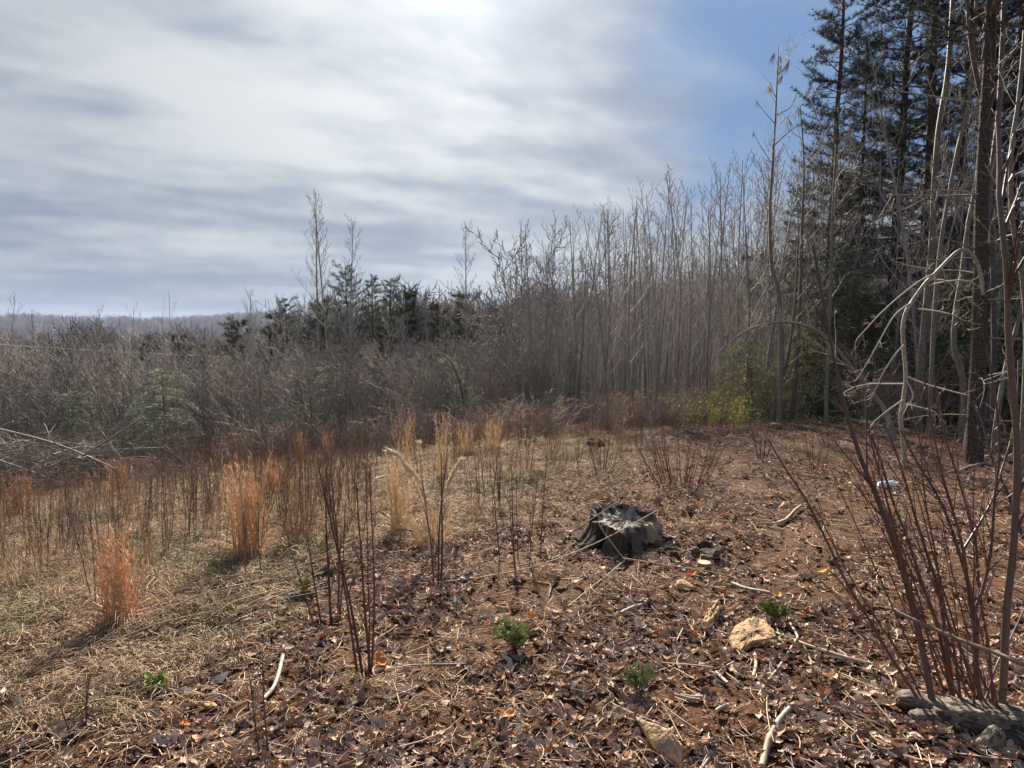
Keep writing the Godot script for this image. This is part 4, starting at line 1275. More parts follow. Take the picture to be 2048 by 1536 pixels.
func make_rocks() -> void:
	var tan_ := Color(0.62, 0.40, 0.20)
	var grey := Color(0.40, 0.34, 0.28)
	slab_rock("flat tan rock slab with a dark stain, beside the glossy green seedling", [Vector3(1.122, 0, -3.312), Vector3(1.193, 0, -3.431), Vector3(1.274, 0, -3.496), Vector3(1.337, 0, -3.52), Vector3(1.368, 0, -3.471), Vector3(1.378, 0, -3.365), Vector3(1.361, 0, -3.304), Vector3(1.308, 0, -3.272), Vector3(1.223, 0, -3.257), Vector3(1.14, 0, -3.185), Vector3(1.111, 0, -3.216)], 0.04, Color(0.52, 0.37, 0.225), 7)
	slab_rock("pale tan rock shard with a pointed end behind the flat slab", [Vector3(1.041, 0, -3.519), Vector3(1.085, 0, -3.594), Vector3(1.142, 0, -3.672), Vector3(1.206, 0, -3.733), Vector3(1.169, 0, -3.632), Vector3(1.116, 0, -3.549), Vector3(1.059, 0, -3.488)], 0.05, Color(0.56, 0.43, 0.26), 8)
	rock("pointed cream and brown rock close to the picture's lower edge", Vector2(0.572, -2.441), Vector3(0.06, 0.06, 0.125), 0.6, Vector2(0.35, 0.1), 9, Color(0.66, 0.48, 0.30), Color(0.36, 0.29, 0.24))
	rock("small tan rock in the leaves between stump and slab", Vector2(1.078, -4.046), Vector3(0.06, 0.03, 0.045), 0.2, Vector2(0, 0), 12, Color(0.62, 0.42, 0.27))
	rock("thin tan rock flake lying by the small green seedling", Vector2(0.469, -3.023), Vector3(0.022, 0.012, 0.06), 0.9, Vector2(0.1, 0), 14, Color(0.62, 0.45, 0.25))
	rock("pale flat rock under the woods past the yellow-green shrub", Vector2(4.539, -11.245), Vector3(0.12, 0.05, 0.09), 0.3, Vector2(0, 0), 15, Color(0.55, 0.45, 0.36))
	rock("grey slab of rock leaning in the dry grass by the orange clumps", Vector2(-1.718, -8.419), Vector3(0.16, 0.05, 0.10), -0.3, Vector2(-0.1, 0.25), 18, grey)
	rock("dark rock half buried under a low plant by the thin sprouts", Vector2(-1.331, -4.045), Vector3(0.11, 0.04, 0.08), 0.2, Vector2(0, 0), 21, Color(0.13, 0.11, 0.08))
	rock("small orange-tan rock by the pale bark strip", Vector2(2.543, -6.056), Vector3(0.06, 0.025, 0.045), 0.1, Vector2(0, 0), 23, Color(0.56, 0.36, 0.24))
	rock("small pinkish rock in the straw on the slope", Vector2(-1.384, -3.437), Vector3(0.03, 0.022, 0.03), 0.1, Vector2(0, 0), 25, Color(0.6, 0.40, 0.30))
	rock("palm sized tan rock with a white edge near the lower corner plant", Vector2(-1.317, -2.769), Vector3(0.035, 0.018, 0.022), -0.1, Vector2(0, 0), 27, Color(0.60, 0.40, 0.26))
	rock("rounded yellowish rock by the red stems", Vector2(3.037, -4.665), Vector3(0.035, 0.02, 0.03), 0.1, Vector2(0, 0), 33, Color(0.48, 0.36, 0.2))
	rock("small yellowish pebble by the cut sticks", Vector2(0.843, -2.764), Vector3(0.016, 0.012, 0.014), 0.1, Vector2(0, 0), 34, Color(0.6, 0.45, 0.2))
	rock("second rounded yellowish rock past the red stems", Vector2(2.812, -3.565), Vector3(0.03, 0.018, 0.025), 0.1, Vector2(0, 0), 35, Color(0.5, 0.38, 0.2))
	rock("pale grey rock among the trunks' dead leaves", Vector2(4.978, -7.296), Vector3(0.10, 0.05, 0.06), 0.1, Vector2(0, 0), 36, Color(0.42, 0.39, 0.36))

func make_bottle() -> void:
	var c: Vector2 = Vector2(3.813, -6.64)
	var o := thing("plastic_bottle", "white plastic bottle lying on the leaves behind the red stems", "bottle", on(c.x, c.y, 0.038), 0.25)
	var body := Geo.new()
	var q := PackedVector3Array()
	var r := PackedFloat32Array()
	for e in [[-0.10, 0.012], [-0.099, 0.03], [-0.09, 0.036], [-0.03, 0.0365], [0.0, 0.034], [0.03, 0.0365], [0.065, 0.036], [0.082, 0.028], [0.092, 0.016], [0.105, 0.015]]:
		q.append(Vector3(e[0], 0, 0))
		r.append(e[1])
	body.tube(q, r, 16, Color(0.66, 0.67, 0.65), true)
	part("bottle_body", body, M.plastic, o)
	var cp := Geo.new()
	cp.tube(PackedVector3Array([Vector3(0.104, 0, 0), Vector3(0.107, 0, 0), Vector3(0.122, 0, 0), Vector3(0.124, 0, 0)]), PackedFloat32Array([0.012, 0.018, 0.018, 0.012]), 14, Color(0.62, 0.63, 0.62), true)
	part("cap", cp, M.plastic, o)

func slab_mesh(size: Vector3, seed_: int, col: Color) -> Geo:  # a weathered split of wood, grain along x, ragged ends
	var g := Geo.new()
	var f := FastNoiseLite.new()
	f.seed = seed_
	f.frequency = 1.0
	var nu := 22
	var nw := 20
	for j in nu + 1:
		var t := float(j) / nu * 2.0 - 1.0
		for i in nw:
			var e := TAU * i / nw
			var q := Vector2(cos(e), sin(e))
			q /= pow(pow(absf(q.x), 5.0) + pow(absf(q.y), 5.0), 0.2)
			var grain := f.get_noise_2d(i * 1.7 + 4.0, t * 0.8)
			var tear := f.get_noise_2d(i * 2.3, 50.0) * 0.14
			var k := 1.0 - 0.35 * pow(absf(t), 8.0)
			g.v.append(Vector3((t * (1.0 + tear)) * size.x, q.y * size.y * k * (1.0 + 0.30 * grain) + 0.012 * f.get_noise_2d(t * 2.0, 9.0), q.x * size.z * k * (1.0 + 0.12 * grain + 0.14 * f.get_noise_2d(t * 3.0, 30.0))))
			g.n.append(Vector3.UP)
			g.c.append(vary(col * (1.0 if f.get_noise_2d(i * 1.9, t * 1.2) > -0.18 else 0.35) * (0.75 + 0.5 * (0.5 + 0.5 * f.get_noise_2d(i * 3.1, t * 1.5))), 0.08))
	for j in nu:
		for i in nw:
			var s := j * nw
			var i1 := (i + 1) % nw
			g.i.append_array([s + i, s + nw + i, s + i1, s + i1, s + nw + i, s + nw + i1])
	for e in 2:
		var s := 0 if e == 0 else nu * nw
		var m := Vector3.ZERO
		for i in nw: m += g.v[s + i] / nw
		g.v.append(m)
		g.n.append(Vector3.UP)
		g.c.append(col * 0.7)
		for i in nw:
			var i1 := (i + 1) % nw
			g.i.append_array([g.v.size() - 1, s + i, s + i1] if e == 0 else [g.v.size() - 1, s + i1, s + i])
	fix_normals(g)
	return g

func make_cut_stump() -> void:
	# the old split stump that the red shrub sprouts from: weathered slabs side by side
	var c: Vector2 = Vector2(1.834, -2.579)
	var o := thing("split_stump", "old grey split stump under the red stemmed shrub", "stump", on(c.x, c.y, -0.015))
	o.scale = Vector3.ONE * 0.85
	var slabs := [[Vector3(-0.06, 0.05, -0.05), Vector3(0.19, 0.035, 0.055), 0.42], [Vector3(0.0, 0.045, 0.05), Vector3(0.15, 0.05, 0.045), 0.36], [Vector3(0.12, 0.055, -0.02), Vector3(0.17, 0.03, 0.04), 0.5], [Vector3(0.2, 0.04, 0.06), Vector3(0.12, 0.045, 0.05), 0.3], [Vector3(0.06, 0.02, 0.12), Vector3(0.14, 0.03, 0.04), 0.55], [Vector3(-0.17, 0.03, 0.01), Vector3(0.08, 0.03, 0.03), 0.2]]
	for i in slabs.size():
		var e = slabs[i]
		var q := part("slab", slab_mesh(e[1], 60 + i, Color(0.29, 0.245, 0.20) if i != 4 else Color(0.12, 0.10, 0.085)), M.bleached_wood, o)
		q.position = e[0]
		q.rotation = Vector3(rf(-0.2, 0.2), -e[2], rf(-0.12, 0.12))
	var post := part("snag", slab_mesh(Vector3(0.09, 0.03, 0.035), 71, Color(0.34, 0.31, 0.27)), M.bleached_wood, o)
	post.position = Vector3(-0.02, 0.02, 0.2)
	post.rotation = Vector3(0.3, 0.2, 1.35)
	var g := Geo.new()
	limb(g, [Vector3(0.42, -0.03, 0.03), Vector3(0.32, 0.03, 0.06), Vector3(0.25, 0.04, 0.05), Vector3(0.16, 0.03, 0.04)], 0.03, 0.02, 8, Color(0.15, 0.10, 0.075), true, 0.1)
	part("root", g, M.rotten_wood, o)

# ---------------------------------------------------------------- seedlings
func make_seedlings() -> void:
	var cd := leaf_card(0.032, 0.025)
	var list := [["round clump of glossy green leaves beside the thin red sprouts", Vector2(0.015, -3.275), 0.125, 260, Color(0.20, 0.235, 0.095)], ["small green seedling with dull leaves under the tan flake", Vector2(0.56, -2.839), 0.10, 130, Color(0.155, 0.18, 0.085)], ["dark glossy green seedling touching the flat tan slab", Vector2(1.463, -3.575), 0.10, 200, Color(0.13, 0.17, 0.06)],
		["little pale green plant on the straw slope", Vector2(-1.638, -2.912), 0.07, 60, Color(0.26, 0.32, 0.11)], ["dark low green plant on the half buried rock", Vector2(-1.249, -4.337), 0.10, 70, Color(0.04, 0.055, 0.02)], ["mossy yellow-green plant beside the half buried rock", Vector2(-1.337, -4.115), 0.07, 45, Color(0.15, 0.16, 0.035)]]
	for e in list:
		var p: Vector2 = e[1]
		var o := thing("seedling", e[0], "plant", on(p.x, p.y))
		var st := Geo.new()
		var lf := Geo.new()
		for i in int(e[3] / 8):
			var a := rf(0, TAU)
			var r: float = e[2]
			var tip := Vector3(cos(a) * r * rf(0.2, 1.0), r * rf(0.5, 1.15), sin(a) * r * rf(0.2, 1.0) * 0.8)
			var q := limb(st, [Vector3(0, -0.01, 0), tip * 0.5 + Vector3(0, 0.01, 0), tip], 0.0025, 0.0015, 3, Color(0.12, 0.10, 0.05))
			for k in 10:
				var t := rf(0.45, 1.0)
				var c := q[int(t * (q.size() - 1))]
				var d := (Vector3(rf(-1, 1), rf(0.0, 0.9), rf(-1, 1)) + tip.normalized() * 0.5).normalized()
				var b := Basis(Quaternion(Vector3.UP, d)) * Basis(Vector3.UP, rf(0, TAU)) * Basis.from_scale(Vector3.ONE * rf(0.7, 1.2))
				lf.put(cd[0], cd[1], Transform3D(b, c + Vector3(rf(-0.01, 0.01), 0, rf(-0.01, 0.01))), vary(e[4] if rng.randf() < 0.85 else Color(0.25, 0.24, 0.08), 0.35))
		part("stems", st, M.twig, o, "stuff")
		part("leaves", lf, M.glossy_leaf, o, "stuff")

# ---------------------------------------------------------------- sprouts and whips
func whip(g: Geo, p: Vector3, d: Vector3, length: float, r: float, col: Color, n := 8, spread := 28.0) -> void:
	grow([g], p, d, length, r, 0, {"segs": [8, 4, 2], "tip": [0.3, 0.4, 0.5], "wob": [0.045, 0.07, 0.1], "up": [0.12, 0.35, 0.2], "k": [5, 3, 3], "n": [n, 2], "t0": [0.22, 0.3], "ang": [spread, 30.0], "len": [0.26, 0.4], "taper": [0.5, 0.3], "rr": [0.55, 0.7], "rmin": r * 0.25, "col": [col]}, [])

func clump(called: String, label: String, at: Vector2, stems: int, height: float, lean: float, r: float, col: Color, foot: float, n := 7, aim := Vector3.ZERO) -> Node3D:
	var o := thing(called, label, "sapling shoots", on(at.x, at.y))
	for i in stems:
		var g := Geo.new()
		var e := i * 2.4 + rf(-0.4, 0.4)
		var s := sqrt((i + 0.5) / stems)
		var d := (Vector3(cos(e) * s * lean, 1, sin(e) * s * lean) + aim).normalized()
		whip(g, Vector3(cos(e) * s * foot, -0.03, sin(e) * s * foot), d, height * rf(0.55, 1.05), r * rf(0.6, 1.1), vary(col, 0.25), n)
		part("shoot", g, M.red_bark, o)
	return o

func make_sprouts() -> void:
	var red := Color(0.15, 0.055, 0.035)
	var dark := Color(0.085, 0.05, 0.042)
	clump("sprout_clump", "wide fan of red-brown shoots sprouting behind the charred stump", Vector2(1.814, -7.023), 34, 0.86, 0.62, 0.0065, red, 0.30, 5)
	clump("sprout_clump", "loose fan of thin shoots back by the small low stump", Vector2(1.081, -7.825), 16, 0.75, 0.5, 0.005, Color(0.14, 0.08, 0.06), 0.12, 5)
	clump("sprout_clump", "small cluster of thin shoots on the bare leaves near the white bottle", Vector2(3.491, -7.526), 10, 0.60, 0.45, 0.005, red, 0.08, 4)
	clump("sprout_clump", "shoots growing at the foot of the kinked sapling", Vector2(3.226, -8.455), 8, 0.65, 0.4, 0.005, dark, 0.07, 5)
	clump("sprout_clump", "low bristling orange-brown shoots next to the yellow-green shrub", Vector2(3.627, -10.707), 26, 0.42, 0.6, 0.004, Color(0.22, 0.085, 0.035), 0.28, 3)
	clump("sprout_clump", "dim grey-brown shoots before the arched trees", Vector2(4.392, -9.078), 10, 0.5, 0.5, 0.005, dark, 0.10, 4)
	clump("whip_cluster", "four straight dark red whips standing close in front, by the round green clump", Vector2(-0.696, -3.084), 5, 1.2, 0.14, 0.0075, Color(0.12, 0.045, 0.035), 0.05, 7)
	clump("whip_cluster", "pair of dark whips rising from the slope behind the four straight ones", Vector2(-1, -3.652), 3, 1.12, 0.10, 0.0085, dark, 0.05, 6)
	clump("whip_cluster", "two tall dark stems standing among the pale plumes", Vector2(-0.479, -4.182), 3, 1.02, 0.10, 0.008, dark, 0.04, 5, Vector3(0.02, 0, 0))
	clump("whip_cluster", "row of thin dark stems between plumes and charred stump", Vector2(0.057, -4.599), 7, 0.85, 0.12, 0.006, dark, 0.20, 5)
	clump("whip_cluster", "leaning dark stems next to the brush of orange grass", Vector2(-1.083, -3.625), 2, 1.0, 0.05, 0.0075, dark, 0.03, 6, Vector3(-0.22, 0, 0))
	clump("whip_cluster", "single red whip leaning at the picture's lower edge", Vector2(-0.076, -2.448), 1, 0.46, 0.02, 0.0065, red, 0.0, 3, Vector3(-0.2, 0, 0))
	clump("whip_cluster", "single thin dark whip with side twigs rising from the lower edge", Vector2(-0.953, -2.435), 2, 0.5, 0.05, 0.006, dark, 0.02, 6)
	clump("whip_cluster", "slim dark stems behind the second orange clump", Vector2(-2.351, -7.236), 6, 0.8, 0.12, 0.006, dark, 0.25, 5)
	clump("whip_cluster", "dark stems grouped at the far side of the plumes", Vector2(-0.193, -6.452), 8, 0.75, 0.2, 0.006, dark, 0.3, 5)
	clump("whip_cluster", "small dark sprig with twigs on the near straw slope", Vector2(-1.739, -2.561), 3, 0.42, 0.2, 0.005, dark, 0.05, 6)

func make_shrub() -> void:
	var b: Vector2 = Vector2(1.853, -2.685)
	var o := thing("red_stemmed_shrub", "tall many stemmed shrub with red-brown stems leaning over the old stump", "shrub", on(b.x, b.y))
	var brown := Color(0.12, 0.068, 0.045)
	var red := Color(0.15, 0.068, 0.046)
	# [stem path, foot radius, tip radius, colour, side shoots]
	var stems := [
		[[Vector3(1.752, -0.007, -2.62), Vector3(1.725, 0.215, -2.668), Vector3(1.709, 0.355, -2.716), Vector3(1.657, 0.609, -2.764), Vector3(1.623, 0.758, -2.812), Vector3(1.57, 0.923, -2.86), Vector3(1.536, 1.068, -2.908), Vector3(1.488, 1.297, -2.956), Vector3(1.446, 1.541, -3.004), Vector3(1.402, 1.79, -3.052), Vector3(1.374, 1.998, -3.1)], 0.017, 0.0065, brown, 10],
		[[Vector3(1.694, 0.23, -2.62), Vector3(1.691, 0.368, -2.667), Vector3(1.678, 0.52, -2.713), Vector3(1.639, 0.709, -2.76), Vector3(1.598, 0.914, -2.807), Vector3(1.583, 1.035, -2.853), Vector3(1.571, 1.17, -2.9)], 0.010, 0.0035, red, 6],
		[[Vector3(1.86, 0.033, -2.7), Vector3(1.863, 0.169, -2.756), Vector3(1.846, 0.345, -2.811), Vector3(1.822, 0.492, -2.867), Vector3(1.779, 0.667, -2.922), Vector3(1.748, 0.813, -2.978), Vector3(1.716, 0.986, -3.033), Vector3(1.684, 1.129, -3.089), Vector3(1.635, 1.3, -3.144), Vector3(1.604, 1.44, -3.2)], 0.011, 0.003, brown, 10],
		[[Vector3(1.867, 0.099, -2.7), Vector3(1.867, 0.281, -2.757), Vector3(1.868, 0.457, -2.814), Vector3(1.828, 0.638, -2.871), Vector3(1.8, 0.78, -2.929), Vector3(1.781, 0.927, -2.986), Vector3(1.774, 1.055, -3.043), Vector3(1.741, 1.198, -3.1)], 0.012, 0.003, red, 8],
		[[Vector3(1.965, 0.003, -2.65), Vector3(1.954, 0.209, -2.681), Vector3(1.952, 0.346, -2.712), Vector3(1.949, 0.486, -2.744), Vector3(1.913, 0.66, -2.775), Vector3(1.877, 0.793, -2.806), Vector3(1.836, 0.917, -2.837), Vector3(1.785, 1.021, -2.869), Vector3(1.708, 1.17, -2.9)], 0.013, 0.004, brown, 8],
		[[Vector3(1.908, 0.371, -2.65), Vector3(1.923, 0.441, -2.671), Vector3(1.977, 0.539, -2.693), Vector3(2.011, 0.692, -2.714), Vector3(2.034, 0.9, -2.736), Vector3(2.043, 1.108, -2.757), Vector3(2.029, 1.316, -2.779), Vector3(1.999, 1.546, -2.8)], 0.009, 0.004, red, 7],
		[[Vector3(1.927, 0.29, -2.65), Vector3(1.907, 0.489, -2.683), Vector3(1.879, 0.713, -2.717), Vector3(1.85, 0.874, -2.75), Vector3(1.816, 1.038, -2.783), Vector3(1.803, 1.205, -2.817), Vector3(1.775, 1.395, -2.85)], 0.009, 0.003, red, 8],
		[[Vector3(2, 0.017, -2.6), Vector3(2.016, 0.242, -2.618), Vector3(2.03, 0.467, -2.636), Vector3(2.039, 0.769, -2.655), Vector3(2.044, 1.158, -2.673), Vector3(2.02, 1.553, -2.691), Vector3(2.001, 1.815, -2.709), Vector3(1.981, 1.992, -2.727), Vector3(1.967, 2.136, -2.745), Vector3(1.97, 2.209, -2.764), Vector3(1.988, 2.331, -2.782), Vector3(1.985, 2.485, -2.8)], 0.019, 0.009, Color(0.17, 0.115, 0.08), 8],
		[[Vector3(1.759, -0.07, -2.6), Vector3(1.692, 0.08, -2.638), Vector3(1.581, 0.255, -2.675), Vector3(1.5, 0.39, -2.712), Vector3(1.422, 0.549, -2.75), Vector3(1.343, 0.711, -2.788), Vector3(1.268, 0.876, -2.825), Vector3(1.192, 1.011, -2.862), Vector3(1.126, 1.126, -2.9)], 0.0095, 0.0035, red, 9],
		[[Vector3(1.723, 0.03, -2.65), Vector3(1.669, 0.168, -2.675), Vector3(1.614, 0.286, -2.7), Vector3(1.516, 0.428, -2.725), Vector3(1.415, 0.615, -2.75), Vector3(1.335, 0.781, -2.775), Vector3(1.3, 0.861, -2.8)], 0.006, 0.002, red, 5],
		[[Vector3(1.914, 0.017, -2.6), Vector3(2, 0.059, -2.675), Vector3(2.079, 0.172, -2.75), Vector3(2.195, 0.248, -2.825), Vector3(2.306, 0.375, -2.9)], 0.006, 0.003, red, 4],
		[[Vector3(1.91, 0.68, -2.75), Vector3(2.02, 0.771, -2.808), Vector3(2.11, 0.865, -2.867), Vector3(2.182, 0.986, -2.925), Vector3(2.253, 1.112, -2.983), Vector3(2.318, 1.288, -3.042), Vector3(2.374, 1.469, -3.1)], 0.007, 0.003, red, 5],
		[[Vector3(1.837, 0.066, -2.7), Vector3(1.817, 0.223, -2.783), Vector3(1.811, 0.412, -2.867), Vector3(1.763, 0.635, -2.95), Vector3(1.722, 0.798, -3.033), Vector3(1.692, 0.908, -3.117), Vector3(1.668, 0.976, -3.2)], 0.007, 0.002, red, 6],
		[[Vector3(2.053, -0.001, -2.7), Vector3(2.037, 0.243, -2.743), Vector3(2.022, 0.468, -2.786), Vector3(2.005, 0.698, -2.829), Vector3(1.979, 0.909, -2.871), Vector3(1.938, 1.078, -2.914), Vector3(1.913, 1.229, -2.957), Vector3(1.911, 1.428, -3)], 0.008, 0.003, red, 8],
		[[Vector3(1.902, 0.044, -2.7), Vector3(1.891, 0.262, -2.75), Vector3(1.869, 0.462, -2.8), Vector3(1.853, 0.668, -2.85), Vector3(1.836, 0.834, -2.9), Vector3(1.838, 1.026, -2.95), Vector3(1.868, 1.178, -3)], 0.007, 0.0025, red, 7],
		[[Vector3(2.286, 0.674, -2.9), Vector3(2.263, 0.865, -3), Vector3(2.27, 0.984, -3.1), Vector3(2.277, 1.148, -3.2), Vector3(2.298, 1.259, -3.3)], 0.009, 0.004, Color(0.07, 0.045, 0.038), 4]]
	for i in 12:
		var wg := Geo.new()
		whip(wg, Vector3(rf(-0.12, 0.2), 0.0, rf(-0.1, 0.12)), Vector3(rf(-0.75, 0.05), 1, rf(-0.35, 0.15)).normalized(), rf(0.7, 1.35), rf(0.0035, 0.006), vary(red, 0.25), 5, 26.0)
		part("stem", wg, M.red_bark, o)
	for e in stems:
		var g := Geo.new()
		var q := []
		for v in e[0]: q.append(v - o.position + Vector3(rf(-0.007, 0.007), 0, rf(-0.012, 0.012)))
		var s := limb(g, q, e[1] * 0.84, e[2] * 0.9, 7, e[3], false, 0.07)
		# buds along the stem
		for i in int(s.size() * 0.9):
			var k := rng.randi_range(2, s.size() - 2)
			var d := (s[k + 1] - s[k]).normalized()
			var side := across(d, rf(0, TAU))
			var rr: float = lerpf(e[1], e[2], float(k) / s.size())
			g.tube(PackedVector3Array([s[k] + side * rr * 0.6, s[k] + side * (rr + 0.004) + d * 0.006]), PackedFloat32Array([0.0036, 0.0012]), 4, e[3] * 0.7)
		for i in e[4]:
			var t := rf(0.25, 0.92)
			var k := int(t * (s.size() - 2))
			var d := (s[k + 1] - s[k]).normalized()
			var bd := (d + across(d, rf(0, TAU)) * rf(0.25, 0.5)).normalized()
			whip(g, s[k], bd, rf(0.18, 0.5) * (1.1 - 0.5 * t), maxf(0.0016, e[2] * 0.8), vary(red, 0.2), 3, 30.0)
		part("stem", g, M.red_bark, o)

# ---------------------------------------------------------------- grasses and weeds
func grass_clump(label: String, at: Vector2, height: float, foot: float, stalks: int, lean: float, col: Color, called := "broomsedge_clump", plume := 12, group := "") -> Node3D:
	var o := thing(called, label, "grass clump", on(at.x, at.y), 0, group)
	var g := Geo.new()
	for i in stalks:
		var e := rf(0, TAU)
		var s := sqrt(rng.randf())
		var p := Vector3(cos(e) * s * foot, -0.02, sin(e) * s * foot)
		var d := Vector3(cos(e) * s * lean + rf(-0.06, 0.06), 1, sin(e) * s * lean + rf(-0.06, 0.06)).normalized()
		var l := height * rf(0.55, 1.1)
		if i % 12 == 0: d = (d + Vector3(rf(-0.4, 0.4), 0, rf(-0.4, 0.4))).normalized()
		var c := vary(col, 0.3)
		var pts := PackedVector3Array([p])
		var rad := PackedFloat32Array([0.0022])
		for k in 4:
			d = (d + Vector3(rf(-0.11, 0.11), -0.01, rf(-0.11, 0.11))).normalized()
			p += d * l / 4.0
			pts.append(p)
			rad.append(0.0022 - 0.0004 * k)
		g.tube(pts, rad, 3, c)
		for k in plume:
			var t := rf(0.15, 1.0)
			var f := t * 4.0
			var a := pts[mini(int(f), 3)].lerp(pts[mini(int(f), 3) + 1], f - mini(int(f), 3))
			var bd := (d + across(d, rf(0, TAU)) * rf(0.2, 0.8)).normalized()
			var bl := rf(0.03, 0.075)
			g.tube(PackedVector3Array([a, a + bd * bl * 0.6, a + bd * bl + Vector3(rf(-0.01, 0.01), -0.005, rf(-0.01, 0.01))]), PackedFloat32Array([0.0016, 0.002, 0.0006]), 3, vary(c * 1.25, 0.2))
	for i in int(stalks * 0.8):  # curled old blades round the foot
		var e := rf(0, TAU)
		var p := Vector3(cos(e), 0, sin(e)) * rf(0, foot * 1.1)
		var d := Vector3(cos(e) * 0.7, 1, sin(e) * 0.7).normalized()
		var l := rf(0.12, 0.34)
		g.tube(PackedVector3Array([p, p + d * l * 0.5, p + d * l * 0.8 + Vector3(cos(e) * 0.06, -0.02, sin(e) * 0.06), p + d * l * 0.8 + Vector3(cos(e) * 0.12, -0.09, sin(e) * 0.12)]), PackedFloat32Array([0.002, 0.002, 0.0016, 0.0008]), 3, vary(col * 1.1, 0.25))
	part("stalks", g, M.straw, o, "stuff")
	return o

func make_grasses() -> void:
	var orange := Color(0.54, 0.33, 0.20)
	var gold := Color(0.56, 0.41, 0.25)
	grass_clump("orange-red broomsedge clump nearest on the straw slope", Vector2(-2.335, -3.843), 0.58, 0.085, 75, 0.04, orange)
	grass_clump("bright orange broomsedge clump, densest and tallest of the field", Vector2(-2.102, -5.182), 0.80, 0.115, 120, 0.02, Color(0.58, 0.37, 0.215))
	grass_clump("narrow golden grass clump just behind the pale plumes", Vector2(-0.982, -5.624), 0.72, 0.07, 60, 0.03, gold)
	grass_clump("golden grass clump with nodding tips at the field's far edge", Vector2(-1.45, -8.959), 0.95, 0.10, 26, 0.12, gold)
	grass_clump("slim upright golden clump at the far edge by the dark stems", Vector2(-0.89, -8.447), 0.88, 0.08, 26, 0.05, gold)
	grass_clump("faint orange tuft standing before the tan bush", Vector2(-3.807, -11.782), 0.55, 0.10, 50, 0.08, orange)
	grass_clump("thin orange tuft at the foot of the evergreen shrubs", Vector2(-3.204, -11.392), 0.62, 0.07, 45, 0.08, orange)
	grass_clump("small golden tufts near the lone pointed tree", Vector2(-0.333, -11.209), 0.62, 0.10, 50, 0.08, gold)
	grass_clump("sparse golden clump before the start of the sapling stand", Vector2(-0.772, -10.792), 0.55, 0.14, 60, 0.1, gold)
	grass_clump("dull orange tuft at the edge of the brush pile", Vector2(-5.754, -9.592), 0.5, 0.08, 60, 0.1, orange)
	grass_clump("pale rust tuft in the weeds at the picture's edge", Vector2(-6.067, -7.992), 0.55, 0.10, 60, 0.1, Color(0.40, 0.24, 0.15))
	grass_clump("low orange tuft behind the densest clump", Vector2(-3.057, -8.343), 0.42, 0.12, 60, 0.15, orange)
	grass_clump("straw-yellow tuft with bent blades at the foot of the plumes", Vector2(-0.65, -5.149), 0.34, 0.09, 45, 0.45, Color(0.45, 0.32, 0.19))
	# the tall pale plumes
	var c: Vector2 = Vector2(-0.591, -4.728)
	var o := thing("plume_grass", "tall pale plume grass with three arching feathery heads", "grass clump", on(c.x, c.y))
	for e in [[Vector3(-0.604, -0.055, -4.9), Vector3(-0.654, 0.253, -4.9), Vector3(-0.745, 0.482, -4.9), Vector3(-0.836, 0.653, -4.9), Vector3(-0.928, 0.709, -4.9)], [Vector3(-0.612, -0.094, -4.9), Vector3(-0.643, 0.222, -4.875), Vector3(-0.66, 0.418, -4.85), Vector3(-0.669, 0.612, -4.825), Vector3(-0.678, 0.802, -4.8)], [Vector3(-0.589, -0.055, -4.9), Vector3(-0.544, 0.246, -4.925), Vector3(-0.484, 0.432, -4.95), Vector3(-0.425, 0.55, -4.975), Vector3(-0.389, 0.606, -5)], [Vector3(-0.62, -0.094, -4.9), Vector3(-0.632, 0.138, -4.9), Vector3(-0.653, 0.368, -4.9), Vector3(-0.726, 0.52, -4.9), Vector3(-0.781, 0.577, -4.9)]]:
		var g := Geo.new()
		var q := []
		for v in e: q.append(v - o.position)
		q[0].y = -0.02
		var s := limb(g, q, 0.007, 0.0035, 5, Color(0.66, 0.53, 0.36))
		for i in 420:
			var t := rf(0.42, 1.0)
			var k := int(t * (s.size() - 2))
			var d := (s[k + 1] - s[k]).normalized()
			var bd := (d + across(d, rf(0, TAU)) * rf(0.15, 0.5)).normalized()
			var l := rf(0.035, 0.075)
			g.tube(PackedVector3Array([s[k], s[k] + bd * l * 0.6, s[k] + bd * l]), PackedFloat32Array([0.0015, 0.0026, 0.0006]), 3, vary(Color(0.76, 0.64, 0.47), 0.2))
		part("plume", g, M.straw, o)

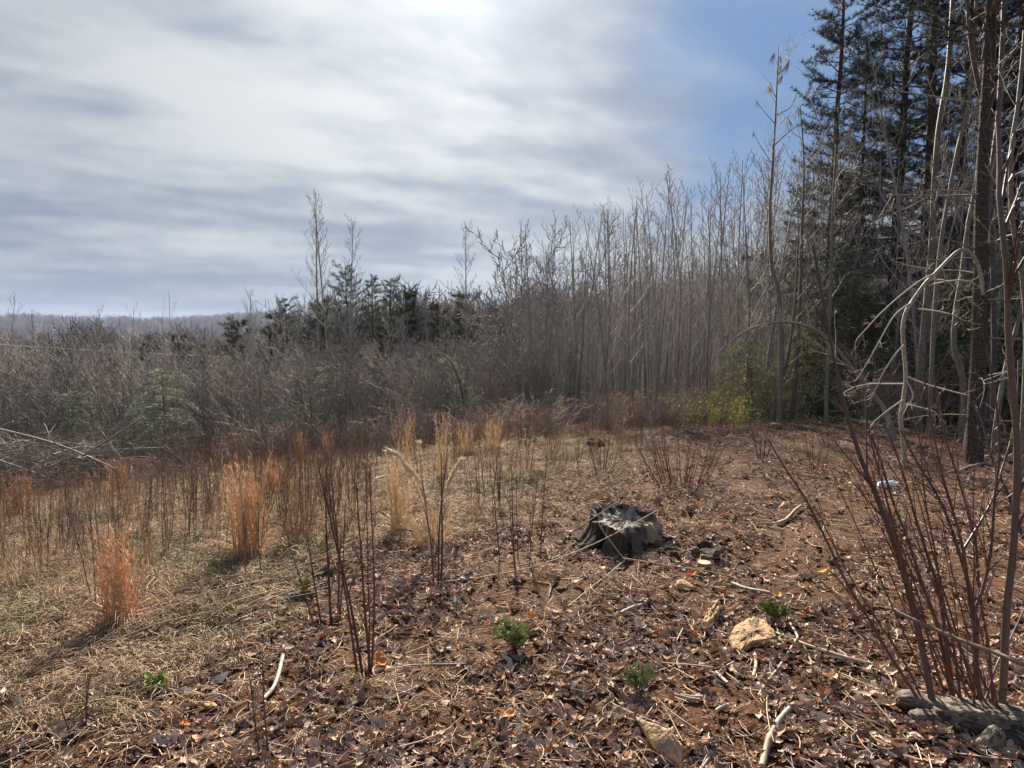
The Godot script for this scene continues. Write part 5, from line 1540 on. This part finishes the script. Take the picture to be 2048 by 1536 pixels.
func make_weeds() -> void:
	var kinds := []
	for i in 6:
		var g := Geo.new()
		for s in 1 + i % 3:
			grow([g], Vector3(rf(-0.04, 0.04), -0.02, rf(-0.04, 0.04)), Vector3(rf(-0.1, 0.1), 1, rf(-0.1, 0.1)).normalized(), rf(0.45, 0.65), 0.0042, 0, {"segs": [6, 3, 2], "tip": [0.45, 0.5, 0.5], "wob": [0.05, 0.12, 0.2], "up": [0.05, 0.5, 0.2], "k": [4, 3, 3], "n": [9, 2], "t0": [0.35, 0.3], "ang": [34.0, 35.0],
				"len": [0.2, 0.5], "taper": [0.4, 0.3], "rr": [0.6, 0.7], "rmin": 0.0016, "col": [Color(0.125, 0.085, 0.065)]}, [])
		kinds.append(g.mesh())
	var label := "thin dark red-brown dry weed stalk standing in the sloping field"
	var group := "dry weed stalks of the sloping field"
	var first := []
	var made := 0
	while made < 260:
		var d := 4.0 + 9.0 * pow(rng.randf(), 0.8)
		var x := d * rf(-0.86, 0.14)
		if straw(x, -d) < 0.35 or (x > -0.22 * d and rng.randf() < 0.8): continue
		var size := rf(0.65, 1.3)
		if made < 6:
			var o := part("weed_stalk", kinds[made], M.twig)
			tag(o, label, "weed", group)
			place(o, on(x, -d), rf(0, TAU), size, rf(-0.1, 0.1))
			first.append(o)
		else:
			dup(first[made % 6], on(x, -d), rf(0, TAU), size, "", "", rf(-0.15, 0.15))
		made += 1
	var st := stuff("weeds", "mass of dry brown weeds covering the lower field")
	for k in 6:
		var w := PackedFloat32Array()
		for i in 300:
			var d := 4.5 + 11.0 * pow(rng.randf(), 0.7)
			var x := d * rf(-0.9, 0.2)
			if straw(x, -d) < 0.4 or (x > -0.22 * d and rng.randf() < 0.65): continue
			row(w, spun(rf(0.4, 0.95), 0.15), on(x, -d), vary(Color(1.15, 1.05, 1.0) if rng.randf() < 0.55 else Color(2.1, 1.8, 1.5), 0.3))
		scatter("weed_stems", kinds[k], M.twig, w, st)

# ---------------------------------------------------------------- sticks lying about
func stick(label: String, p: Array, r0: float, r1: float, col: Color, called := "stick", smooth := true) -> void:
	var q := []
	for v in p: q.append(Vector3(v.x, h(v.x, v.z) + v.y + r0 * 0.7 + 0.014, v.z))
	var base: Vector3 = q[0]
	for i in q.size(): q[i] -= base
	var g := Geo.new()
	limb(g, q, r0 * 1.2, r1 * 1.2, 7, col * 0.95, true, 0.09)
	var o := part(called, g, M.stick)
	tag(o, label, "stick")
	o.position = base

func make_sticks() -> void:
	var pale := Color(0.52, 0.44, 0.36)
	var straw_c := Color(0.50, 0.38, 0.25)
	var grey := Color(0.36, 0.31, 0.26)
	stick("bleached white stick with a bend, lying left of nothing but leaves on the near slope".replace("lying left of nothing but leaves", "lying in dark leaves"), [Vector3(-1.153, 0, -3.22), Vector3(-1.12, 0, -3.08), Vector3(-1.098, 0, -2.939), Vector3(-1.092, 0, -2.799)], 0.009, 0.007, Color(0.62, 0.55, 0.48))
	stick("forked pale stick curving below the flat tan slab", [Vector3(1.505, 0, -3.475), Vector3(1.483, 0.01, -3.336), Vector3(1.436, 0, -3.249), Vector3(1.286, 0, -3.065), Vector3(1.169, 0, -2.916), Vector3(1.087, 0, -2.805)], 0.006, 0.004, pale)
	stick("long pale straight stick running from the slab towards the red shrub", [Vector3(1.397, 0, -3.394), Vector3(1.464, 0, -3.254), Vector3(1.54, 0, -3.145), Vector3(1.62, 0, -3.062), Vector3(1.719, 0, -3.015)], 0.008, 0.006, pale)
	stick("thick curved grey stick at the lower edge below the flat slab", [Vector3(1.205, 0, -2.715), Vector3(1.111, 0, -2.628), Vector3(1.026, 0, -2.516), Vector3(0.971, 0, -2.423), Vector3(0.927, 0, -2.338)], 0.012, 0.010, grey)
	stick("short peeled stick upright in the picture under the flat slab", [Vector3(1.208, 0, -3.179), Vector3(1.171, 0, -3.066), Vector3(1.113, 0, -2.943)], 0.007, 0.006, pale)
	stick("short grey stick with a dark end in the bare patch", [Vector3(0.956, 0, -2.989), Vector3(0.967, 0, -2.927), Vector3(0.973, 0, -2.876)], 0.007, 0.006, Color(0.5, 0.46, 0.42))
	stick("crooked pale root piece lying beside the short grey stick", [Vector3(0.9, 0, -3.022), Vector3(0.931, 0, -2.999), Vector3(0.953, 0, -2.98), Vector3(1.008, 0, -3.035), Vector3(1.068, 0, -3.072)], 0.005, 0.004, pale)
	stick("cut stick lying across the litter by the small dull seedling", [Vector3(0.696, 0, -2.801), Vector3(0.768, 0, -2.784), Vector3(0.82, 0, -2.772)], 0.006, 0.005, pale)
	stick("second cut stick parallel to the first by the dull seedling", [Vector3(0.741, 0, -2.804), Vector3(0.793, 0, -2.796), Vector3(0.853, 0, -2.795)], 0.005, 0.005, straw_c)
	stick("stubby cut stick in the bare patch below the slab", [Vector3(0.859, 0, -2.673), Vector3(0.896, 0, -2.702), Vector3(0.928, 0, -2.724)], 0.007, 0.007, pale)
	stick("thin bent stick near the lower edge pointing at the cream rock", [Vector3(0.705, 0, -2.334), Vector3(0.759, 0, -2.409), Vector3(0.809, 0, -2.47)], 0.005, 0.004, grey)
	stick("dark bent branch piece lying by the round green clump", [Vector3(-0.55, 0, -3.064), Vector3(-0.419, 0, -3.074), Vector3(-0.298, 0, -3.065), Vector3(-0.202, 0, -3.077)], 0.007, 0.004, Color(0.2, 0.15, 0.12))
	stick("split weathered wood strip behind the dark glossy seedling", [Vector3(1.415, 0, -4.146), Vector3(1.466, 0, -4.061), Vector3(1.52, 0, -3.995), Vector3(1.576, 0, -3.939)], 0.014, 0.008, Color(0.40, 0.34, 0.29))
	stick("long strip of tan bark lying in the open leaves", [Vector3(2.228, 0, -5.462), Vector3(2.385, 0, -5.639), Vector3(2.502, 0, -5.763), Vector3(2.626, 0, -5.927)], 0.018, 0.008, Color(0.38, 0.26, 0.17))
	stick("grey splintered wood strip between stump and seedlings", [Vector3(0.608, 0, -3.585), Vector3(0.677, 0, -3.656), Vector3(0.755, 0, -3.722), Vector3(0.81, 0, -3.777)], 0.010, 0.006, Color(0.36, 0.31, 0.27))
	stick("bleached splinter of wood in the corner straw", [Vector3(-2.311, 0, -2.875), Vector3(-2.338, 0, -2.934), Vector3(-2.372, 0, -3.015)], 0.012, 0.006, Color(0.6, 0.55, 0.48))
	stick("thin crooked stick by the palm sized tan rock", [Vector3(-1.452, 0, -2.892), Vector3(-1.377, 0, -2.854), Vector3(-1.301, 0, -2.833), Vector3(-1.215, 0, -2.788)], 0.005, 0.004, straw_c)
	stick("fallen grey pole at the edge of the woods", [Vector3(5.962, 0, -11.808), Vector3(6.04, 0, -11.12), Vector3(6.102, 0, -10.494), Vector3(6.106, 0, -10.166)], 0.03, 0.02, grey)
	stick("fallen thin branch leaning by the grey trunk's foot", [Vector3(4.907, 0, -7.298), Vector3(5.385, 0, -7.668), Vector3(5.804, 0, -7.924), Vector3(6.183, 0, -8.233)], 0.012, 0.008, grey)
	# the bare pole propped in front of the shrub
	var g := Geo.new()
	var q: Array = [Vector3(1.633, 0.413, -2.75), Vector3(1.699, 0.401, -2.642), Vector3(1.77, 0.389, -2.533), Vector3(1.821, 0.395, -2.425), Vector3(1.86, 0.4, -2.317), Vector3(1.898, 0.4, -2.208), Vector3(1.925, 0.394, -2.1)]
	var base: Vector3 = q[-1]
	for i in q.size(): q[i] -= base
	limb(g, q, 0.007, 0.011, 7, Color(0.24, 0.19, 0.15), true, 0.05)
	var o := part("propped_branch", g, M.stick)
	tag(o, "bare grey branch propped across the front of the red stems", "branch")
	o.position = base
	# dry canes crossing by the charred stump
	var canes := [["long dry cane slanting over the leaves and across the charred stump's front", [Vector3(-0.599, -0.169, -4.15), Vector3(-0.306, -0.069, -4.208), Vector3(0.053, 0.026, -4.267), Vector3(0.354, 0.1, -4.325), Vector3(0.594, 0.184, -4.383), Vector3(0.812, 0.277, -4.442), Vector3(0.994, 0.358, -4.5)]], ["white dry cane leaning before the dark stump", [Vector3(0.591, 0.284, -4.5), Vector3(0.637, 0.211, -4.45), Vector3(0.692, 0.144, -4.4), Vector3(0.742, 0.081, -4.35)]], ["dry cane running from the stump's foot out over the soil", [Vector3(0.742, 0.078, -4.35), Vector3(0.971, 0.073, -4.25), Vector3(1.206, 0.07, -4.15), Vector3(1.366, 0.068, -4.05), Vector3(1.456, 0.044, -3.95)]],
		["dry cane pointing down from the stump towards the green clump", [Vector3(0.765, 0.071, -4.35), Vector3(0.615, 0.032, -4.162), Vector3(0.481, -0.007, -3.975), Vector3(0.341, -0.052, -3.788), Vector3(0.213, -0.077, -3.6)]], ["dry cane fallen beside the row of thin dark stems", [Vector3(0.445, 0.247, -4.6), Vector3(0.397, 0.138, -4.438), Vector3(0.324, 0.023, -4.275), Vector3(0.258, -0.047, -4.112), Vector3(0.227, -0.045, -3.95)]], ["thin arching cane over the grass behind the stump", [Vector3(0.21, 0.368, -4.9), Vector3(0.29, 0.271, -4.975), Vector3(0.411, 0.172, -5.05), Vector3(0.536, 0.07, -5.125), Vector3(0.704, -0.055, -5.2)]],
		["dry cane lying from the stump back to the dark stems", [Vector3(0.761, 0.409, -4.6), Vector3(0.557, 0.25, -4.65), Vector3(0.383, 0.117, -4.7), Vector3(0.241, 0.034, -4.75), Vector3(0.133, -0.013, -4.8)]]]
	for e in canes:
		var cg := Geo.new()
		var p := []
		for v in e[1]: p.append(Vector3(v.x, maxf(v.y, h(v.x, v.z) + 0.012), v.z))
		var b0: Vector3 = p[0]
		for i in p.size(): p[i] -= b0
		limb(cg, p, 0.0045, 0.003, 5, vary(Color(0.56, 0.45, 0.33), 0.12), true)
		var c := part("dry_cane", cg, M.stick)
		tag(c, e[0], "cane")
		c.position = b0
	# fallen grass stalks down the bank
	for i in 26:
		var x := rf(-3.3, -1.2)
		var z := -(3.1 + (x + 2.3) * 1.5 + rf(-0.5, 0.9))
		var a := Vector2(x, z)
		var dd := Vector2(0.62, -0.78).rotated(rf(-0.3, 0.3)) * rf(0.4, 1.1)
		stick("long pale grass stalk lying flat along the straw bank", [Vector3(a.x, rf(0, 0.02), a.y), Vector3(a.x + dd.x * 0.5, rf(0.02, 0.09), a.y + dd.y * 0.5), Vector3(a.x + dd.x, rf(0, 0.04), a.y + dd.y)], 0.003, 0.002, vary(straw_c, 0.25), "grass_stalk")
		get_child(get_child_count() - 1).set_meta("group", "fallen stalks along the straw bank")
		get_child(get_child_count() - 1).set_meta("category", "grass stalk")

# ---------------------------------------------------------------- leaf litter
func curled_leaf(l: float, w: float, curl: float, bend: float, lobes: float) -> ArrayMesh:
	var g := Geo.new()
	var nl := 6
	for i in nl + 1:
		var t := float(i) / nl
		var half := w * 0.5 * pow(sin(PI * clampf(t * 0.94 + 0.03, 0, 1)), 0.7) * (1.0 + lobes * sin(t * 17.0))
		var roll := curl * (0.6 + 0.4 * rf(0, 1))
		var up := bend * (t - 0.5) * (t - 0.5) * l * 4.0
		for j in 5:
			var s := (j - 2) / 2.0
			var ang := s * roll
			var x := half * (sin(ang) / maxf(roll, 0.01)) * 1.0
			var y := half * (1.0 - cos(ang)) / maxf(roll, 0.01) + up + rf(-0.004, 0.004)
			g.v.append(Vector3(x + rf(-0.002, 0.002), y, (t - 0.5) * l))
			g.c.append(Color.WHITE)
	for i in nl:
		for j in 4:
			var s := i * 5 + j
			g.i.append_array([s, s + 5, s + 1, s + 1, s + 5, s + 6])
	fix_normals(g)
	return g.mesh()

func make_litter() -> void:
	var tones := [Color(0.30, 0.20, 0.15), Color(0.36, 0.25, 0.19), Color(0.25, 0.15, 0.11), Color(0.43, 0.325, 0.26), Color(0.47, 0.375, 0.305), Color(0.34, 0.195, 0.125), Color(0.19, 0.12, 0.095), Color(0.33, 0.235, 0.185)]
	var fl := stuff("fallen_leaves", "curled brown and purplish dead leaves covering the open ground")
	var leaves := [curled_leaf(0.075, 0.04, 1.2, 0.15, 0.12), curled_leaf(0.065, 0.045, 0.7, -0.2, 0.2), curled_leaf(0.085, 0.035, 1.8, 0.25, 0.05), curled_leaf(0.055, 0.04, 1.4, 0.3, 0.25), curled_leaf(0.09, 0.05, 0.9, 0.2, 0.3), curled_leaf(0.06, 0.028, 2.4, 0.1, 0.0)]
	for k in leaves.size():
		var w := PackedFloat32Array()
		for i in 31000:
			var d := 1.5 + 15.0 * pow(rng.randf(), 1.15)
			var x := (d * 0.95 + 1.3) * rf(-1.0, 1.0)
			if d > 12.5 + maxf(0.0, x) * 0.25: continue
			var s := straw(x, -d)
			if rng.randf() < s * 0.82 - (0.25 if d < 4.0 else 0.0): continue
			if n_mid.get_noise_2d(x * 7.0 + 31.0, d * 7.0) > 0.12 and rng.randf() < 0.8: continue
			if x > 1.2 and rng.randf() < 0.45 * smoothstep(1.2, 2.6, x): continue
			var c: Color = tones[rng.randi() % 8]
			var u := rng.randf()
			if u < 0.012: c = Color(0.46, 0.16, 0.05)
			elif u < 0.04: c = Color(0.56, 0.46, 0.36)
			row(w, spun(0.28 + 0.80 * pow(rng.randf(), 2.0), 0.5), on(x, -d, rf(0.002, 0.022)), vary(c, 0.3))
		scatter("curled_leaves", leaves[k], M.dry_leaf, w, fl)
	# bits of twig and bark
	var tw := stuff("twig_litter", "small broken twigs and bark bits scattered over the leaf litter")
	for k in 4:
		var g := Geo.new()
		var bend := rf(-0.15, 0.15)
		g.tube(PackedVector3Array([Vector3(-0.5, 0, 0), Vector3(-0.15, 0.0, bend), Vector3(0.2, 0.02, bend), Vector3(0.5, 0, 0)]), PackedFloat32Array([0.017, 0.020, 0.017, 0.012]), 4, Color.WHITE)
		var w := PackedFloat32Array()
		for i in 6000:
			var d := 1.5 + 12.5 * pow(rng.randf(), 1.2)
			var x := (d * 0.95 + 1.3) * rf(-1.0, 1.0)
			var l := rf(0.05, 0.14) if rng.randf() < 0.85 else rf(0.14, 0.32)
			var b := Basis(Vector3.UP, rf(0, TAU)) * Basis(Vector3(0, 0, 1), rf(-0.16, 0.16)) * Basis.from_scale(Vector3(l, 0.12, 0.12))
			var c := vary(Color(0.46, 0.35, 0.25), 0.35) if rng.randf() < 0.55 else vary(Color(0.20, 0.14, 0.11), 0.35)
			row(w, b, on(x, -d, rf(0.004, 0.03)), c)
		scatter("broken_twigs", g.mesh(), M.twig, w, tw)
	# dry grass, flattened
	var dg := stuff("dry_grass", "flattened straw-coloured dry grass with some green on the sloping field")
	for k in 4:
		var g := Geo.new()
		for i in 14:
			var e := rf(0, TAU)
			var p := Vector3(rf(-0.05, 0.05), 0, rf(-0.05, 0.05))
			var o := Vector3(cos(e), 0, sin(e))
			var l := rf(0.07, 0.17)
			g.tube(PackedVector3Array([p, p + o * l * 0.35 + Vector3(0, l * 0.42, 0), p + o * l * 0.8 + Vector3(0, l * 0.40, 0), p + o * l * 1.1 + Vector3(0, l * 0.14, 0)]), PackedFloat32Array([0.0016, 0.0019, 0.0015, 0.0006]), 3, Color.WHITE * rf(0.75, 1.15))
		var w := PackedFloat32Array()
		for i in 10500:
			var d := 1.8 + 13.5 * pow(rng.randf(), 0.9)
			var x := d * rf(-0.95, 0.35) - 1.4 * rf(0.0, 1.0)
			var s := straw(x, -d)
			if rng.randf() > s * 1.1 + 0.04: continue
			var green := smoothstep(0.05, 0.4, n_mid.get_noise_2d(x * 5.0 + 70.0, -d * 5.0) + (0.18 if x < -1.2 and d < 6.0 else -0.1))
			var c := Color(0.34, 0.225, 0.135).lerp(Color(0.17, 0.15, 0.065), green * 0.8)
			if rng.randf() < 0.14: c = Color(0.48, 0.36, 0.23)
			row(w, spun(rf(0.4, 0.95), 0.35), on(x, -d, -0.006), vary(c, 0.3))
		scatter("grass_tufts", g.mesh(), M.straw, w, dg)
	# thin standing bunches of the same orange grass between the clumps
	var sg := stuff("standing_grass", "sparse standing bunches of orange-brown grass scattered through the field")
	for k in 3:
		var g := Geo.new()
		for i in 12:
			var p := Vector3(rf(-0.08, 0.08), -0.01, rf(-0.08, 0.08))
			var o := Vector3(rf(-0.14, 0.14), 1, rf(-0.14, 0.14)).normalized()
			var l := rf(0.16, 0.4)
			var b := Vector3(rf(-0.12, 0.12), 0, rf(-0.12, 0.12)) * l
			g.tube(PackedVector3Array([p, p + o * l * 0.5, p + o * l + b]), PackedFloat32Array([0.002, 0.0018, 0.0009]), 3, Color.WHITE * rf(0.7, 1.2))
		var w := PackedFloat32Array()
		for i in 130:
			var d := 4.2 + 10.0 * rng.randf()
			var x := d * rf(-0.9, 0.16)
			if straw(x, -d) < 0.4: continue
			row(w, spun(rf(0.5, 1.1), 0.12), on(x, -d), vary(Color(0.50, 0.31, 0.18).lerp(Color(0.45, 0.34, 0.22), rng.randf()), 0.25))
		scatter("grass_bunches", g.mesh(), M.straw, w, sg)
	# a few large dead leaves that stand out
	var big := curled_leaf(0.1, 0.06, 0.7, 0.2, 0.15)
	var list := [["single tan leaf standing on edge in the bare patch", Vector2(1.446, -2.897), Color(0.62, 0.40, 0.24)], ["bright orange dead leaf on the litter by the round green clump", Vector2(0.104, -3.524), Color(0.55, 0.22, 0.06)], ["orange leaf at the foot of the four straight whips", Vector2(-0.642, -3.132), Color(0.5, 0.17, 0.05)], ["orange and yellow leaf caught low on the red stems", Vector2(2.058, -4.266), Color(0.65, 0.28, 0.07)], ["rust red leaf near the little sawn stub", Vector2(1.163, -4.196), Color(0.42, 0.13, 0.06)], ["pale orange leaf fallen behind the dark seedling", Vector2(1.595, -3.893), Color(0.6, 0.30, 0.12)],
		["broad rusty leaf on the litter between clump and cane", Vector2(0.542, -3.708), Color(0.48, 0.20, 0.10)], ["curled orange leaf by the small dull seedling", Vector2(-0.029, -2.648), Color(0.5, 0.18, 0.06)]]
	for e in list:
		var p: Vector2 = e[1]
		var o := part("dead_leaf", big, null)
		var lm: StandardMaterial3D = M.dry_leaf.duplicate()
		lm.albedo_color = (e[2] as Color).linear_to_srgb()
		o.material_override = lm
		tag(o, e[0], "leaf")
		o.transform = Transform3D(Basis(Vector3.UP, rf(0, TAU)) * Basis(Vector3.RIGHT, rf(0.2, 0.6)) * Basis.from_scale(Vector3.ONE * rf(0.8, 1.0)), on(p.x, p.y, 0.035))
